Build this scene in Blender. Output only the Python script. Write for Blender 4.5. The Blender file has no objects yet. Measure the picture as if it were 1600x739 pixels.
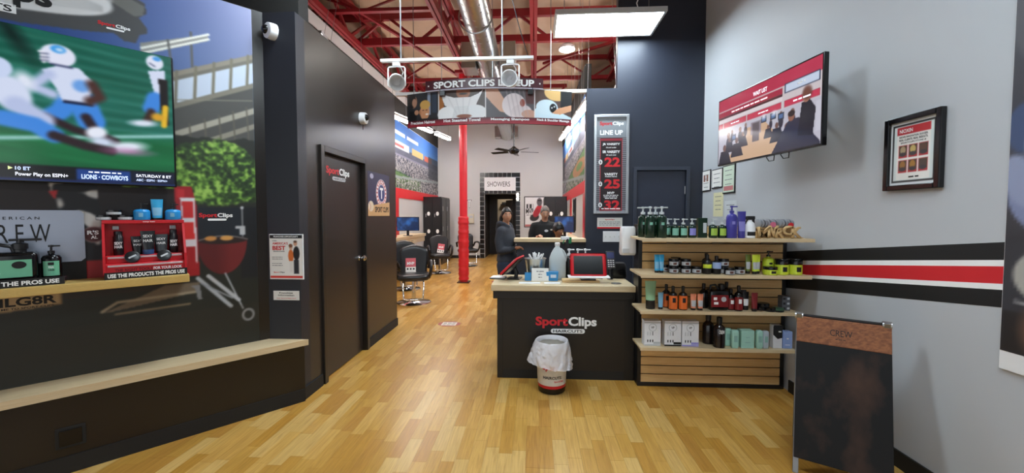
import bpy, bmesh, math, random
import numpy as np
from mathutils import Matrix, Vector
random.seed(7); np.random.seed(7)
PI = math.pi
SC = bpy.context.scene
COL = SC.collection

# ------------------------------------------------------------------ camera
cam = bpy.data.cameras.new('camera'); camo = bpy.data.objects.new('camera', cam); COL.objects.link(camo)
cam.sensor_width = 36.0; cam.lens = 36.0 * 620 / 1600
cam.shift_y = -8.7 / 1600
cam.clip_start = 0.05
camo.location = (0, 0, 1.48)
camo.rotation_euler = (PI / 2 - math.atan(.04), 0, math.atan(35 / 620.))
SC.camera = camo

# ------------------------------------------------------------------ world, exposure
w = bpy.data.worlds.new('world'); SC.world = w; w.use_nodes = True
bg = w.node_tree.nodes['Background']; bg.inputs[0].default_value = (.92, .96, 1, 1); bg.inputs[1].default_value = .75
SC.view_settings.view_transform = 'Standard'; SC.view_settings.look = 'None'
EXPO = 0.95; EX = 2 ** EXPO
SC.view_settings.exposure = EXPO; SC.view_settings.gamma = 1.0; SC.view_settings.use_curve_mapping = False
PANEL_E = 17.0      # hanging panel luminaires
STRIP_E = 38.0      # salon strip tubes
HIGHBAY_E = 40.0
SCREEN_E = 0.95 / EX

# ------------------------------------------------------------------ materials
def lin(c):
    c = np.asarray(c, float)
    return np.where(c <= .04045, c / 12.92, ((c + .055) / 1.055) ** 2.4)
def hexc(h): return tuple(int(h[i:i + 2], 16) / 255 for i in (0, 2, 4))
MATS = {}
def mat(name, col='808080', rough=.5, metal=0., var=.08, scale=14., bump=0., stretch=(1, 1, 1), trans=0., alpha=1., coat=0., spec=.5):
    if name in MATS: return MATS[name]
    m = bpy.data.materials.new(name); m.use_nodes = True; nt = m.node_tree; b = nt.nodes['Principled BSDF']
    c = lin(hexc(col))
    tc = nt.nodes.new('ShaderNodeTexCoord'); mp = nt.nodes.new('ShaderNodeMapping'); mp.inputs['Scale'].default_value = stretch
    nz = nt.nodes.new('ShaderNodeTexNoise'); nz.inputs['Scale'].default_value = scale; nz.inputs['Detail'].default_value = 4
    nt.links.new(tc.outputs['Object'], mp.inputs[0]); nt.links.new(mp.outputs[0], nz.inputs[0])
    mx = nt.nodes.new('ShaderNodeMix'); mx.data_type = 'RGBA'
    mx.inputs[6].default_value = (*[max(0, x * (1 - var)) for x in c], 1); mx.inputs[7].default_value = (*[min(1, x * (1 + var)) for x in c], 1)
    nt.links.new(nz.outputs[0], mx.inputs[0]); nt.links.new(mx.outputs[2], b.inputs['Base Color'])
    b.inputs['Roughness'].default_value = rough; b.inputs['Metallic'].default_value = metal
    b.inputs['Specular IOR Level'].default_value = spec
    if trans: b.inputs['Transmission Weight'].default_value = trans; b.inputs['IOR'].default_value = 1.3
    if alpha < 1: b.inputs['Alpha'].default_value = alpha
    if coat: b.inputs['Coat Weight'].default_value = coat
    if bump:
        bp = nt.nodes.new('ShaderNodeBump'); bp.inputs['Strength'].default_value = bump; bp.inputs['Distance'].default_value = .01
        nt.links.new(nz.outputs[0], bp.inputs['Height']); nt.links.new(bp.outputs[0], b.inputs['Normal'])
    MATS[name] = m; return m
def emat(name, col, e):
    if name in MATS: return MATS[name]
    m = bpy.data.materials.new(name); m.use_nodes = True; nt = m.node_tree; b = nt.nodes['Principled BSDF']
    c = lin(hexc(col)); b.inputs['Base Color'].default_value = (.8, .8, .8, 1)
    b.inputs['Emission Color'].default_value = (*c, 1); b.inputs['Emission Strength'].default_value = e
    MATS[name] = m; return m
def pmat(name, rough=.35, emit=0.):
    """printed sheet: colour comes from the mesh's printed colour attribute"""
    if name in MATS: return MATS[name]
    m = bpy.data.materials.new(name); m.use_nodes = True; nt = m.node_tree; b = nt.nodes['Principled BSDF']
    a = nt.nodes.new('ShaderNodeVertexColor'); a.layer_name = 'print'
    b.inputs['Roughness'].default_value = rough
    if emit:
        b.inputs['Base Color'].default_value = (.01, .01, .01, 1); nt.links.new(a.outputs[0], b.inputs['Emission Color']); b.inputs['Emission Strength'].default_value = emit
    else: nt.links.new(a.outputs[0], b.inputs['Base Color'])
    MATS[name] = m; return m
def wood_mat(name, c1, c2, axis='X', rough=.45, scale=6.):
    if name in MATS: return MATS[name]
    m = bpy.data.materials.new(name); m.use_nodes = True; nt = m.node_tree; b = nt.nodes['Principled BSDF']
    tc = nt.nodes.new('ShaderNodeTexCoord'); mp = nt.nodes.new('ShaderNodeMapping')
    mp.inputs['Scale'].default_value = {'X': (1, 14, 14), 'Y': (14, 1, 14), 'Z': (14, 14, 1)}[axis]
    nz = nt.nodes.new('ShaderNodeTexNoise'); nz.inputs['Scale'].default_value = scale; nz.inputs['Detail'].default_value = 5; nz.inputs['Distortion'].default_value = .6
    cr = nt.nodes.new('ShaderNodeValToRGB'); cr.color_ramp.elements[0].color = (*lin(hexc(c1)), 1); cr.color_ramp.elements[1].color = (*lin(hexc(c2)), 1)
    cr.color_ramp.elements[0].position = .3; cr.color_ramp.elements[1].position = .7
    nt.links.new(tc.outputs['Object'], mp.inputs[0]); nt.links.new(mp.outputs[0], nz.inputs[0]); nt.links.new(nz.outputs[0], cr.inputs[0]); nt.links.new(cr.outputs[0], b.inputs['Base Color'])
    b.inputs['Roughness'].default_value = rough
    MATS[name] = m; return m

BLACKW = mat('black_paint', '1f1a17', .27, var=.15, scale=3, bump=.02)
def chalk_mat():
    m = bpy.data.materials.new('worn_chalkboard'); m.use_nodes = True; nt = m.node_tree; b = nt.nodes['Principled BSDF']
    tc = nt.nodes.new('ShaderNodeTexCoord'); n1 = nt.nodes.new('ShaderNodeTexNoise'); n1.inputs['Scale'].default_value = 5.5; n1.inputs['Detail'].default_value = 6
    mp = nt.nodes.new('ShaderNodeMapping'); mp.inputs['Scale'].default_value = (1, 1, .6); cr = nt.nodes.new('ShaderNodeValToRGB')
    cr.color_ramp.elements[0].position = .5; cr.color_ramp.elements[0].color = (.006, .006, .007, 1); cr.color_ramp.elements[1].position = .75; cr.color_ramp.elements[1].color = (.06, .03, .02, 1)
    nt.links.new(tc.outputs['Object'], mp.inputs[0]); nt.links.new(mp.outputs[0], n1.inputs[0]); nt.links.new(n1.outputs[0], cr.inputs[0]); nt.links.new(cr.outputs[0], b.inputs['Base Color']); b.inputs['Roughness'].default_value = .6; b.inputs['Specular IOR Level'].default_value = .3
    MATS['chalkboard'] = m
chalk_mat()
NAVY = mat('navy_paint', '262b38', .45, var=.1, scale=3, bump=.02)
COLUMN_P = mat('charcoal_paint', '21232b', .45, var=.1, scale=3, bump=.02)
GREYW = mat('grey_paint', 'b8bbc0', .6, var=.03, scale=2, bump=.02)
GREYB = mat('warm_grey_paint', 'c4c4c4', .6, var=.03, scale=2)
WHITE = mat('white_plastic', 'e8e8ea', .4, var=.02)
WHITEP = mat('white_print', 'f2f2f2', .6, var=.01)
PAPER = mat('paper', 'e9e7e2', .7, var=.03)
BLACK = mat('black_plastic', '141416', .35, var=.1)
BLACKG = mat('black_gloss', '0c0c0e', .18, var=.1)
BLACKP = mat('black_print', '101012', .6, var=.02)
BLACKM = mat('black_matte', '161514', .7, var=.1)
RED = mat('red_gloss', 'c8202a', .3, var=.06)
REDP = mat('red_print', 'd0222b', .5, var=.02)
REDST = mat('red_steel_paint', '85141e', .45, var=.15, scale=5)
REDPAD = mat('red_vinyl', 'c4202a', .4, var=.08, bump=.05)
CHROME = mat('chrome', 'd8d8da', .12, 1., var=.03)
STEEL = mat('brushed_steel', 'b5b5b6', .3, 1., var=.08, scale=30)
GALV = mat('galvanised_steel', 'b9bab8', .28, 1., var=.12, scale=9)
ALU = mat('grey_metal', '8b8d90', .4, .8, var=.05)
VINYL = mat('black_vinyl', '17171a', .32, var=.1, scale=40, bump=.03)
MAPLE = wood_mat('maple_laminate', 'cfb68e', 'd9c4a0', 'X', .4)
MAPLEC = wood_mat('maple_counter', 'c9b48e', 'd8c6a4', 'X', .35)
SLATW = wood_mat('slat_maple', 'd3ab70', 'e3c088', 'X', .45)
WALNUT = wood_mat('walnut_board', '6a3a20', '9a6038', 'X', .5)
PLY = wood_mat('plywood', 'c09a66', 'd2b07c', 'X', .6)
GOLD = mat('gold_diamond_plate', 'd6b46a', .4, .15, var=.1)

# ------------------------------------------------------------------ mesh builder
class MB:
    def __init__(s): s.bm = bmesh.new()
    def box(s, x0, x1, y0, y1, z0, z1, bev=0., M=None, seg=2):
        r = bmesh.ops.create_cube(s.bm, size=1.0)
        m = Matrix.Translation(((x0 + x1) / 2, (y0 + y1) / 2, (z0 + z1) / 2)) @ Matrix.Diagonal((abs(x1 - x0), abs(y1 - y0), abs(z1 - z0), 1))
        if M is not None: m = M @ m
        bmesh.ops.transform(s.bm, matrix=m, verts=r['verts'])
        if bev:
            ed = list({e for v in r['verts'] for e in v.link_edges})
            bmesh.ops.bevel(s.bm, geom=ed, offset=bev, segments=seg, affect='EDGES', profile=.5)
        return s
    def ring(s, c, r, n, ax=None, ay=None, ry=None):
        ax = ax or Vector((1, 0, 0)); ay = ay or Vector((0, 1, 0)); ry = r if ry is None else ry
        return [s.bm.verts.new(Vector(c) + ax * (r * math.cos(2 * PI * i / n)) + ay * (ry * math.sin(2 * PI * i / n))) for i in range(n)]
    def bridge(s, a, b):
        n = len(a)
        for i in range(n): s.bm.faces.new((a[i], a[(i + 1) % n], b[(i + 1) % n], b[i]))
    def cyl(s, p0, p1, r0, r1=None, n=16, caps=True):
        r1 = r0 if r1 is None else r1; p0 = Vector(p0); p1 = Vector(p1); d = (p1 - p0).normalized()
        ax = d.orthogonal().normalized(); ay = d.cross(ax)
        a = s.ring(p0, r0, n, ax, ay); b = s.ring(p1, r1, n, ax, ay); s.bridge(a, b)
        if caps: s.bm.faces.new(a[::-1]); s.bm.faces.new(b)
        return s
    def lathe(s, prof, n=20, c=(0, 0, 0), sx=1., sy=1.):
        rings = []
        for r, z in prof:
            rings.append([s.bm.verts.new((c[0] + sx * max(r, 1e-4) * math.cos(2 * PI * i / n), c[1] + sy * max(r, 1e-4) * math.sin(2 * PI * i / n), c[2] + z)) for i in range(n)])
        for a, b in zip(rings, rings[1:]): s.bridge(a, b)
        s.bm.faces.new(rings[0][::-1]); s.bm.faces.new(rings[-1])
        return s
    def loft(s, rings, caps=True):
        rs = [[s.bm.verts.new(p) for p in r] for r in rings]
        for a, b in zip(rs, rs[1:]): s.bridge(a, b)
        if caps: s.bm.faces.new(rs[0][::-1]); s.bm.faces.new(rs[-1])
        return s
    def tube(s, pts, r, n=8, closed=False):
        pts = [Vector(p) for p in pts]; rings = []; N = len(pts); prev = None
        for i, p in enumerate(pts):
            if closed: d = (pts[(i + 1) % N] - pts[i - 1]).normalized()
            else: d = (pts[min(i + 1, N - 1)] - pts[max(i - 1, 0)]).normalized()
            if prev is None: ax = d.orthogonal().normalized()
            else: ax = (prev - d * prev.dot(d)).normalized()
            prev = ax; rings.append(s.ring(p, r, n, ax, d.cross(ax)))
        for a, b in zip(rings, rings[1:]): s.bridge(a, b)
        if closed: s.bridge(rings[-1], rings[0])
        else: s.bm.faces.new(rings[0][::-1]); s.bm.faces.new(rings[-1])
        return s
    def prism(s, poly, z0, z1):
        a = [s.bm.verts.new((x, y, z0)) for x, y in poly]; b = [s.bm.verts.new((x, y, z1)) for x, y in poly]
        s.bridge(a, b); s.bm.faces.new(a[::-1]); s.bm.faces.new(b); return s
    def patch(s, r, z0, z1, a0, a1, n=8, sx=1., sy=1., th=.0008):
        """label wrapped on a round body, centred on -Y"""
        P = [(-PI / 2 + a0 + (a1 - a0) * i / n) for i in range(n + 1)]
        o = [[s.bm.verts.new(((r + th) * sx * math.cos(a), (r + th) * sy * math.sin(a), z)) for a in P] for z in (z0, z1)]
        for i in range(n): s.bm.faces.new((o[0][i], o[0][i + 1], o[1][i + 1], o[1][i]))
        return s
    def sphere(s, c, r, sc=(1, 1, 1), u=16, v=10):
        B = s.bm.verts; tp = B.new((c[0], c[1], c[2] + r * sc[2])); bt = B.new((c[0], c[1], c[2] - r * sc[2])); rg = []
        for k in range(1, v):
            z = math.cos(PI * k / v); q = math.sin(PI * k / v); rg.append([B.new((c[0] + r * sc[0] * q * math.cos(2 * PI * i / u), c[1] + r * sc[1] * q * math.sin(2 * PI * i / u), c[2] + r * sc[2] * z)) for i in range(u)])
        for a, b in zip(rg, rg[1:]): s.bridge(b, a)
        for i in range(u): s.bm.faces.new((rg[0][i], rg[0][(i + 1) % u], tp)); s.bm.faces.new((rg[-1][(i + 1) % u], rg[-1][i], bt))
        return s
    def xf(s, M): bmesh.ops.transform(s.bm, matrix=M, verts=s.bm.verts[:]); return s
    def mesh(s, name, smooth=0):
        bmesh.ops.recalc_face_normals(s.bm, faces=s.bm.faces[:])
        me = bpy.data.meshes.new(name); s.bm.to_mesh(me); s.bm.free()
        if smooth: me.shade_smooth(); me.set_sharp_from_angle(angle=math.radians(smooth))
        return me
    def obj(s, name, m, parent=None, smooth=0, label=None, M=None):
        return link(name, s.mesh(name, smooth), m, parent, label, M)
def link(name, me, m=None, parent=None, label=None, M=None):
    o = bpy.data.objects.new(name, me); COL.objects.link(o)
    if m is not None:
        if len(me.materials) == 0: me.materials.append(m)
    if parent is not None: o.parent = parent
    if M is not None: o.matrix_local = M
    if label: o['label'] = label
    return o
def tag(o, label, cat, group=None):
    o['label'] = label; o['category'] = cat
    if group: o['group'] = group
    return o
def struct(o): o['kind'] = 'structure'; return o
def thing(name, label, cat, M=None, group=None, loc=None, rz=0.):
    o = bpy.data.objects.new(name, None); COL.objects.link(o); o.empty_display_size = .05
    if loc is not None: M = Matrix.Translation(loc) @ Matrix.Rotation(rz, 4, 'Z')
    if M is not None: o.matrix_world = M
    return tag(o, label, cat, group)
def dup(o, label=None, M=None, group=None):
    c = o.copy(); COL.objects.link(c)
    if M is not None: c.matrix_world = M
    if label: c['label'] = label
    if group: c['group'] = group
    for ch in list(o.children):
        k = ch.copy(); COL.objects.link(k); k.parent = c
        for g in list(ch.children):
            q = g.copy(); COL.objects.link(q); q.parent = k
    return c
def wallM(o, xd):
    """local x along the wall (left to right as seen), local y up, local z out of the wall"""
    x = Vector(xd).normalized(); y = Vector((0, 0, 1)); z = x.cross(y)
    M = Matrix((x, y, z)).transposed().to_4x4(); M.translation = Vector(o); return M
def place(x, y, z=0., rz=0.): return Matrix.Translation((x, y, z)) @ Matrix.Rotation(rz, 4, 'Z')
RX90 = Matrix.Rotation(PI / 2, 4, 'X')     # text plane XY -> upright, facing -Y
_tc = {}
def textmesh(body, bold=.0, ext=.0006):
    cu = bpy.data.curves.new('lettering', 'FONT'); cu.body = body; cu.size = 1; cu.align_x = 'CENTER'; cu.resolution_u = 3; cu.offset = bold
    o = bpy.data.objects.new('tmp', cu); me = bpy.data.meshes.new_from_object(o)
    bpy.data.objects.remove(o); bpy.data.curves.remove(cu)
    return me
def text(body, parent, m, x, y, z, w=None, h=None, bold=.02, name='lettering', M=None, curve=None):
    """flat lettering centred on (x, y) in the parent's wall plane, z above it; w x h is its size"""
    me = textmesh(body, min(bold, .036)); n = len(me.vertices); co = np.empty(n * 3, np.float32); me.vertices.foreach_get('co', co); co = co.reshape(-1, 3)
    if n == 0: return None
    a = co.min(0); b = co.max(0); sz = np.maximum(b - a, 1e-5)
    sx = w / sz[0] if w else h / sz[1]; sy = h / sz[1] if h else sx
    co[:, 0] = (co[:, 0] - (a[0] + b[0]) / 2) * sx + x; co[:, 1] = (co[:, 1] - (a[1] + b[1]) / 2) * sy + y; co[:, 2] = z
    if M is not None: co = (np.array(M)[:3, :3] @ co.T).T + np.array(M)[:3, 3]
    if curve: co = curve(co)
    me.vertices.foreach_set('co', co.astype(np.float32).ravel()); me.update(); me.name = name
    return link(name, me, m, parent)
def bars(parent, m, x, y, z, w, h, M=None, seed=1):
    """a line of print too small to read: word-long dashes"""
    b = MB(); rs_ = random.Random(seed + int(1e4 * abs(x + y))); u = -w / 2
    while u < w / 2 - h * .5:
        L = min(h * rs_.uniform(1.5, 4.5), w / 2 - u); b.box(x + u, x + u + L, y - h * .33, y + h * .33, z - .0002, z + .0002); u += L + h * .6
    if M is not None: b.xf(M)
    return b.obj('fine_print', m, parent)
def logo(parent, x, y, z, w, ca, cb, pill, pilltext, M=None, curve=None, small=True):
    """two-tone lettering over a rounded pill"""
    h = w * .19
    text('Sport', parent, ca, x - w * .235, y, z, w=w * .53, h=h * 1.02, bold=.045, name='logo_lettering', M=M, curve=curve)
    text('Clips', parent, cb, x + w * .27, y, z, w=w * .46, h=h * 1.02, bold=.045, name='logo_lettering', M=M, curve=curve)
    pw, ph = w * .56, h * .40; px, py = x + w * .03, y - h * .74
    b = MB(); pts = []
    for cx, a0 in ((pw / 2 - ph / 2, -90), (-pw / 2 + ph / 2, 90)):
        for k in range(7): a = math.radians(a0 + 30 * k); pts.append((px + cx + ph / 2 * math.cos(a), py + ph / 2 * math.sin(a)))
    b.prism(pts, z - .0003, z + .0002)
    if M is not None: b.xf(M)
    b.obj('logo_pill', pill, parent)
    if small: text('HAIRCUTS', parent, pilltext, px, py, z + .0006, w=pw * .86, h=ph * .62, bold=.02, name='logo_lettering', M=M)

# ------------------------------------------------------------------ printed pictures (drawn as colour on a fine sheet)
def vnoise(x, y, seed=0):
    xi = np.floor(x).astype(np.int64); yi = np.floor(y).astype(np.int64); fx = x - xi; fy = y - yi
    fx = fx * fx * (3 - 2 * fx); fy = fy * fy * (3 - 2 * fy)
    def h(a, b):
        n = (a * 374761393 + b * 668265263 + seed * 974711) & 0x7fffffff
        n = ((n ^ (n >> 13)) * 1274126177) & 0x7fffffff
        return ((n ^ (n >> 16)) & 0xffff) / 65535.
    return (h(xi, yi) * (1 - fx) + h(xi + 1, yi) * fx) * (1 - fy) + (h(xi, yi + 1) * (1 - fx) + h(xi + 1, yi + 1) * fx) * fy
def fbm(x, y, seed=0, o=4):
    r = 0; a = .5
    for k in range(o): r = r + a * vnoise(x * 2 ** k, y * 2 ** k, seed + k); a *= .5
    return r / (1 - .5 ** o)
class Pic:
    """picture in its own metres: x right, y up"""
    def __init__(s, x0, x1, y0, y1, step):
        s.x0, s.x1, s.y0, s.y1 = x0, x1, y0, y1; s.nx = max(2, int((x1 - x0) / step) + 1); s.ny = max(2, int((y1 - y0) / step) + 1); s.st = step
        s.X, s.Y = np.meshgrid(np.linspace(x0, x1, s.nx), np.linspace(y0, y1, s.ny)); s.C = np.zeros((s.ny, s.nx, 3))
    def put(s, mask, col):
        c = np.array(hexc(col)) if isinstance(col, str) else np.asarray(col)
        mask = np.clip(mask, 0, 1)[..., None]; s.C = s.C * (1 - mask) + c * mask; return s
    def soft(s, d, e=None): e = e or s.st; return np.clip(.5 - d / e, 0, 1)
    def fill(s, col): return s.put(np.ones_like(s.X), col)
    def rect(s, a, b, c, d, col, e=None):
        return s.put(s.soft(np.maximum(np.maximum(a - s.X, s.X - b), np.maximum(c - s.Y, s.Y - d)), e), col)
    def ell(s, cx, cy, rx, ry, col, rot=0, e=None, op=1.):
        c, q = math.cos(rot), math.sin(rot); x = (s.X - cx) * c + (s.Y - cy) * q; y = -(s.X - cx) * q + (s.Y - cy) * c
        return s.put(op * s.soft((np.sqrt((x / rx) ** 2 + (y / ry) ** 2) - 1) * min(rx, ry), e), col)
    def pmask(s, pts):
        ins = np.zeros(s.X.shape, bool); n = len(pts)
        for i in range(n):
            (x1, y1), (x2, y2) = pts[i], pts[(i + 1) % n]
            if y1 == y2: continue
            ins ^= ((y1 > s.Y) != (y2 > s.Y)) & (s.X < (x2 - x1) * (s.Y - y1) / (y2 - y1) + x1)
        return ins.astype(float)
    def poly(s, pts, col, op=1.): return s.put(s.pmask(pts) * op, col)
    def line(s, pts, w, col, e=None, op=1.):
        d = np.full(s.X.shape, 1e9)
        for (x1, y1), (x2, y2) in zip(pts, pts[1:]):
            dx, dy = x2 - x1, y2 - y1; t = np.clip(((s.X - x1) * dx + (s.Y - y1) * dy) / (dx * dx + dy * dy + 1e-12), 0, 1)
            d = np.minimum(d, np.hypot(s.X - x1 - t * dx, s.Y - y1 - t * dy))
        return s.put(op * s.soft(d - w / 2, e), col)
    def blur(s, n=1, ax=(0, 1)):
        for _ in range(n):
            for a in ax: s.C = (np.roll(s.C, 1, a) + s.C * 2 + np.roll(s.C, -1, a)) / 4
        return s
    def mesh(s, name, f=None):
        V = np.stack([s.X, s.Y, np.zeros_like(s.X)], -1).reshape(-1, 3)
        if f is not None: V = f(V)
        i = np.arange(s.nx * s.ny).reshape(s.ny, s.nx); q = np.stack([i[:-1, :-1], i[:-1, 1:], i[1:, 1:], i[1:, :-1]], -1).reshape(-1, 4)
        me = bpy.data.meshes.new(name); me.vertices.add(len(V)); me.vertices.foreach_set('co', V.astype(np.float32).ravel())
        me.loops.add(q.size); me.loops.foreach_set('vertex_index', q.astype(np.int32).ravel())
        me.polygons.add(len(q)); me.polygons.foreach_set('loop_start', np.arange(0, q.size, 4, dtype=np.int32))
        me.update(calc_edges=True)
        ca = me.color_attributes.new('print', 'FLOAT_COLOR', 'POINT')
        c = np.ones((len(V), 4), np.float32); c[:, :3] = lin(np.clip(s.C, 0, 1).reshape(-1, 3)); ca.data.foreach_set('color', c.ravel())
        return me
    def obj(s, name, m, parent=None, M=None, f=None, label=None): return link(name, s.mesh(name, f), m, parent, label, M)
PRINT = pmat('printed_sheet', .42); PRINTM = pmat('printed_matte', .6); SCREEN = pmat('lit_screen', .15, SCREEN_E)

# ================================================================== SETTING
XR, XL, YN, YB, XSL, XSR, ZR, ZP = 2.14, -1.84, 5.20, 13.5, -3.3, .95, 5.3, 3.04
Y0 = 3.01; B2 = Vector((-2.10, 3.01, 0)); T = Vector((.841, .932, 0)).normalized(); N = T.cross(Vector((0, 0, 1)))
MW = wallM(B2, T)                     # mural wall: x = -s
ANG = math.atan2(N.x, -N.y)           # turn of things that face out of the mural wall

# floor: slab plus laminate strips
floor = struct(MB().box(-6.2, 3.2, -3.2, 17, -.06, -.004).obj('floor', mat('floor_joint', '7a5a2c', .5)))
FLM = bpy.data.materials.new('laminate_strip'); FLM.use_nodes = True
nt = FLM.node_tree; b = nt.nodes['Principled BSDF']
ca = nt.nodes.new('ShaderNodeVertexColor'); ca.layer_name = 'print'
ge = nt.nodes.new('ShaderNodeNewGeometry'); mp = nt.nodes.new('ShaderNodeMapping'); mp.inputs['Scale'].default_value = (38, 2.2, 1)
nz = nt.nodes.new('ShaderNodeTexNoise'); nz.inputs['Scale'].default_value = 1.6; nz.inputs['Detail'].default_value = 5; nz.inputs['Distortion'].default_value = 1.2
cr = nt.nodes.new('ShaderNodeValToRGB'); cr.color_ramp.elements[0].color = (.74, .68, .58, 1); cr.color_ramp.elements[1].color = (1.06, 1.06, 1.06, 1); cr.color_ramp.elements[0].position = .3; cr.color_ramp.elements[1].position = .62
mx = nt.nodes.new('ShaderNodeMix'); mx.data_type = 'RGBA'; mx.blend_type = 'MULTIPLY'; mx.inputs[0].default_value = .8
for a, c in ((ge.outputs['Position'], mp.inputs[0]), (mp.outputs[0], nz.inputs[0]), (nz.outputs[0], cr.inputs[0]), (ca.outputs[0], mx.inputs[6]), (cr.outputs[0], mx.inputs[7]), (mx.outputs[2], b.inputs['Base Color'])): nt.links.new(a, c)
b.inputs['Roughness'].default_value = .3; b.inputs['Specular IOR Level'].default_value = .45
pal = [lin(hexc(h)) * np.array((.82, .72, .57)) for h in ('c9a052', 'd3ad60', 'dcb86f', 'c79c4c', 'cfa85a', 'dec080', 'c4984e', 'd6b066')]
SW = .085
strip_me = []
for k, c in enumerate(pal):
    me = MB().box(0, 1, 0, 1, -.004, 0).mesh('floor_strip')
    at = me.color_attributes.new('print', 'FLOAT_COLOR', 'POINT')
    for d_ in at.data: d_.color = (*c, 1)
    me.materials.append(FLM); strip_me.append(me)
strips = []
nrow = int((XR + .1 - XSL) / SW) + 12
for i in range(nrow):
    x = -4.3 + i * SW; y = -.5 - random.random() * .45
    while y < 16.4:
        L = random.choice((.26, .34, .40, .46))
        if x < XR and y + L > .9: strips.append((x, y, L, random.randrange(8)))
        y += L
def seen(s):
    x, y, L, _ = s; yc = y + L / 2
    if yc < 2.05 or not (-1.32 * yc < x < .95 * yc) or x > 2.05: return 1e9
    if yc < 5.2 and x < max(-1.8, -9) and not (yc < 3.0 and x > -1.83 + (yc - 3.0) * .9): return 1e9
    if -.4 < x < .9 and 3.55 < yc < 4.2: return 1e9
    if x > .85 and yc > 3.45: return 1e9
    return math.hypot(x, yc)
strips.sort(key=seen)
for x, y, L, k in strips[:300]:
    o = link('floor_strip', strip_me[k], None, floor); o.location = (x + .0004, y + .0005, 0); o.scale = (SW - .0008, L - .001, 1)
rest = strips[300:]
V = []; F = []; C = []
for x, y, L, k in rest:
    n = len(V); x0, x1, y0, y1 = x + .0004, x + SW - .0004, y + .0005, y + L - .0005
    V += [(x0, y0, 0), (x1, y0, 0), (x1, y1, 0), (x0, y1, 0), (x0, y0, -.004), (x1, y0, -.004), (x1, y1, -.004), (x0, y1, -.004)]
    F += [(n, n + 1, n + 2, n + 3), (n, n + 4, n + 5, n + 1), (n + 1, n + 5, n + 6, n + 2), (n + 2, n + 6, n + 7, n + 3), (n + 3, n + 7, n + 4, n)]; C += [(*pal[k], 1)] * 8
me = bpy.data.meshes.new('floor_strips'); me.from_pydata(V, [], F); at = me.color_attributes.new('print', 'FLOAT_COLOR', 'POINT'); at.data.foreach_set('color', np.array(C, np.float32).ravel())
o = link('floor_strips', me, FLM, floor); o['kind'] = 'stuff'

# roof deck draped with insulation blanket
def roof():
    nx, ny = 170, 240; x = np.linspace(-6.4, 3.4, nx); y = np.linspace(-3.4, 17, ny); X, Y = np.meshgrid(x, y)
    sag = .10 * np.abs(np.sin((Y - .6) * PI / 1.5)) ** .7
    fold = fbm(X * 1.5 + Y * .3, Y * 1.0, 3) * .26 + .11 * np.abs(np.sin(X * 3.2 + 5 * fbm(X * .7, Y * .7, 9))) * fbm(X * 2.5, Y * 2.5, 5) + .05 * fbm(X * 7, Y * 5, 13)
    Z = ZR + .30 - sag - fold
    V = np.stack([X, Y, Z], -1).reshape(-1, 3); i = np.arange(nx * ny).reshape(ny, nx)
    q = np.stack([i[:-1, :-1], i[1:, :-1], i[1:, 1:], i[:-1, 1:]], -1).reshape(-1, 4)
    me = bpy.data.meshes.new('ceiling'); me.from_pydata(V.tolist(), [], q.tolist()); me.shade_smooth()
    return link('ceiling', me, mat('insulation_blanket', 'cdb39c', .75, var=.12, scale=1.5))
struct(roof())
struct(MB().box(-6.4, 3.4, -3.4, 17, ZR + .38, ZR + .5).obj('ceiling_deck', mat('deck', '8a8078', .7)))

# left angled wall, knee wall, column, partition with door
def wallbox(name, m, M, x0, x1, y0, y1, z0, z1, bev=0): return struct(MB().box(x0, x1, y0, y1, z0, z1, bev).xf(M).obj(name, m))
wallbox('wall_left', BLACKW, MW, -4.6, 0, 0, ZP, -.12, 0)
kw = wallbox('wall_left_knee', BLACKW, MW, -4.6, .19, 0, .452, 0, .205)
wallbox('baseboard_left', BLACKM, MW, -4.6, .185, 0, .10, .205, .213)
bench = MB(); P = [(-4.6, 0), (0, 0), (.21, .0), (.21, .235), (-4.6, .235)]
tipx = (Vector((-1.784, 3.01, 0)) - B2).dot(T)
P = [(-4.6, 0), (-.005, 0), (tipx, .234), (-4.6, .234)]
bench.prism([(x, -z) for x, z in P], .452, .497)
ob = bench.obj('bench_ledge', MAPLE); ob.matrix_world = Matrix.Translation(B2) @ Matrix.Rotation(math.atan2(T.y, T.x), 4, 'Z')
tag(ob, 'long pale maple bench ledge running along the black wall under the football television', 'bench')
struct(MB().box(-2.16, XL, Y0, Y0 + .12, 0, ZP).obj('wall_column', COLUMN_P))
struct(MB().box(-6, -1.90, 3.16, 3.30, ZP, ZR + .4).obj('wall_upper_left', BLACKM))
PW = MB(); D0, D1, DZ = 3.37, 4.20, 2.03
for a in ((Y0 + .12, D0, 0, ZP), (D1, YN - .01, 0, ZP), (D0, D1, DZ, ZP)): PW.box(XL - .12, XL, *a)
part = struct(PW.obj('wall_partition', mat('satin_charcoal', '2a2522', .30, var=.15, scale=3, bump=.02)))
struct(MB().box(XL, XL + .012, D1 + .07, YN - .01, 0, .10).obj('baseboard_partition', BLACKM))
struct(MB().box(XL, XL + .012, Y0 + .005, D0 - .07, 0, .10).obj('baseboard_partition_near', BLACKM))
struct(MB().box(XSL, XL - .12, YN - .13, YN - .01, 0, ZP).obj('wall_room_back', GREYB))
DW = wallM((XL, 0, 0), (0, 1, 0))
d = thing('door_1', 'black door', 'door', DW); del d['category'], d['label']; struct(d)
fr = MB(); fw = .055
for a in ((D0 - fw, D0, 0, DZ + fw), (D1, D1 + fw, 0, DZ + fw), (D0, D1, DZ, DZ + fw)): fr.box(a[0], a[1], a[2], a[3], -.118, .022, .004)
fr.obj('door_frame', mat('black_trim', '241f1b', .35, var=.1), d)
MB().box(D0 + .004, D1 - .004, .008, DZ - .004, -.072, -.032, .003).obj('door_leaf', mat('black_door', '262120', .32, var=.12, scale=4), d)
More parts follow.
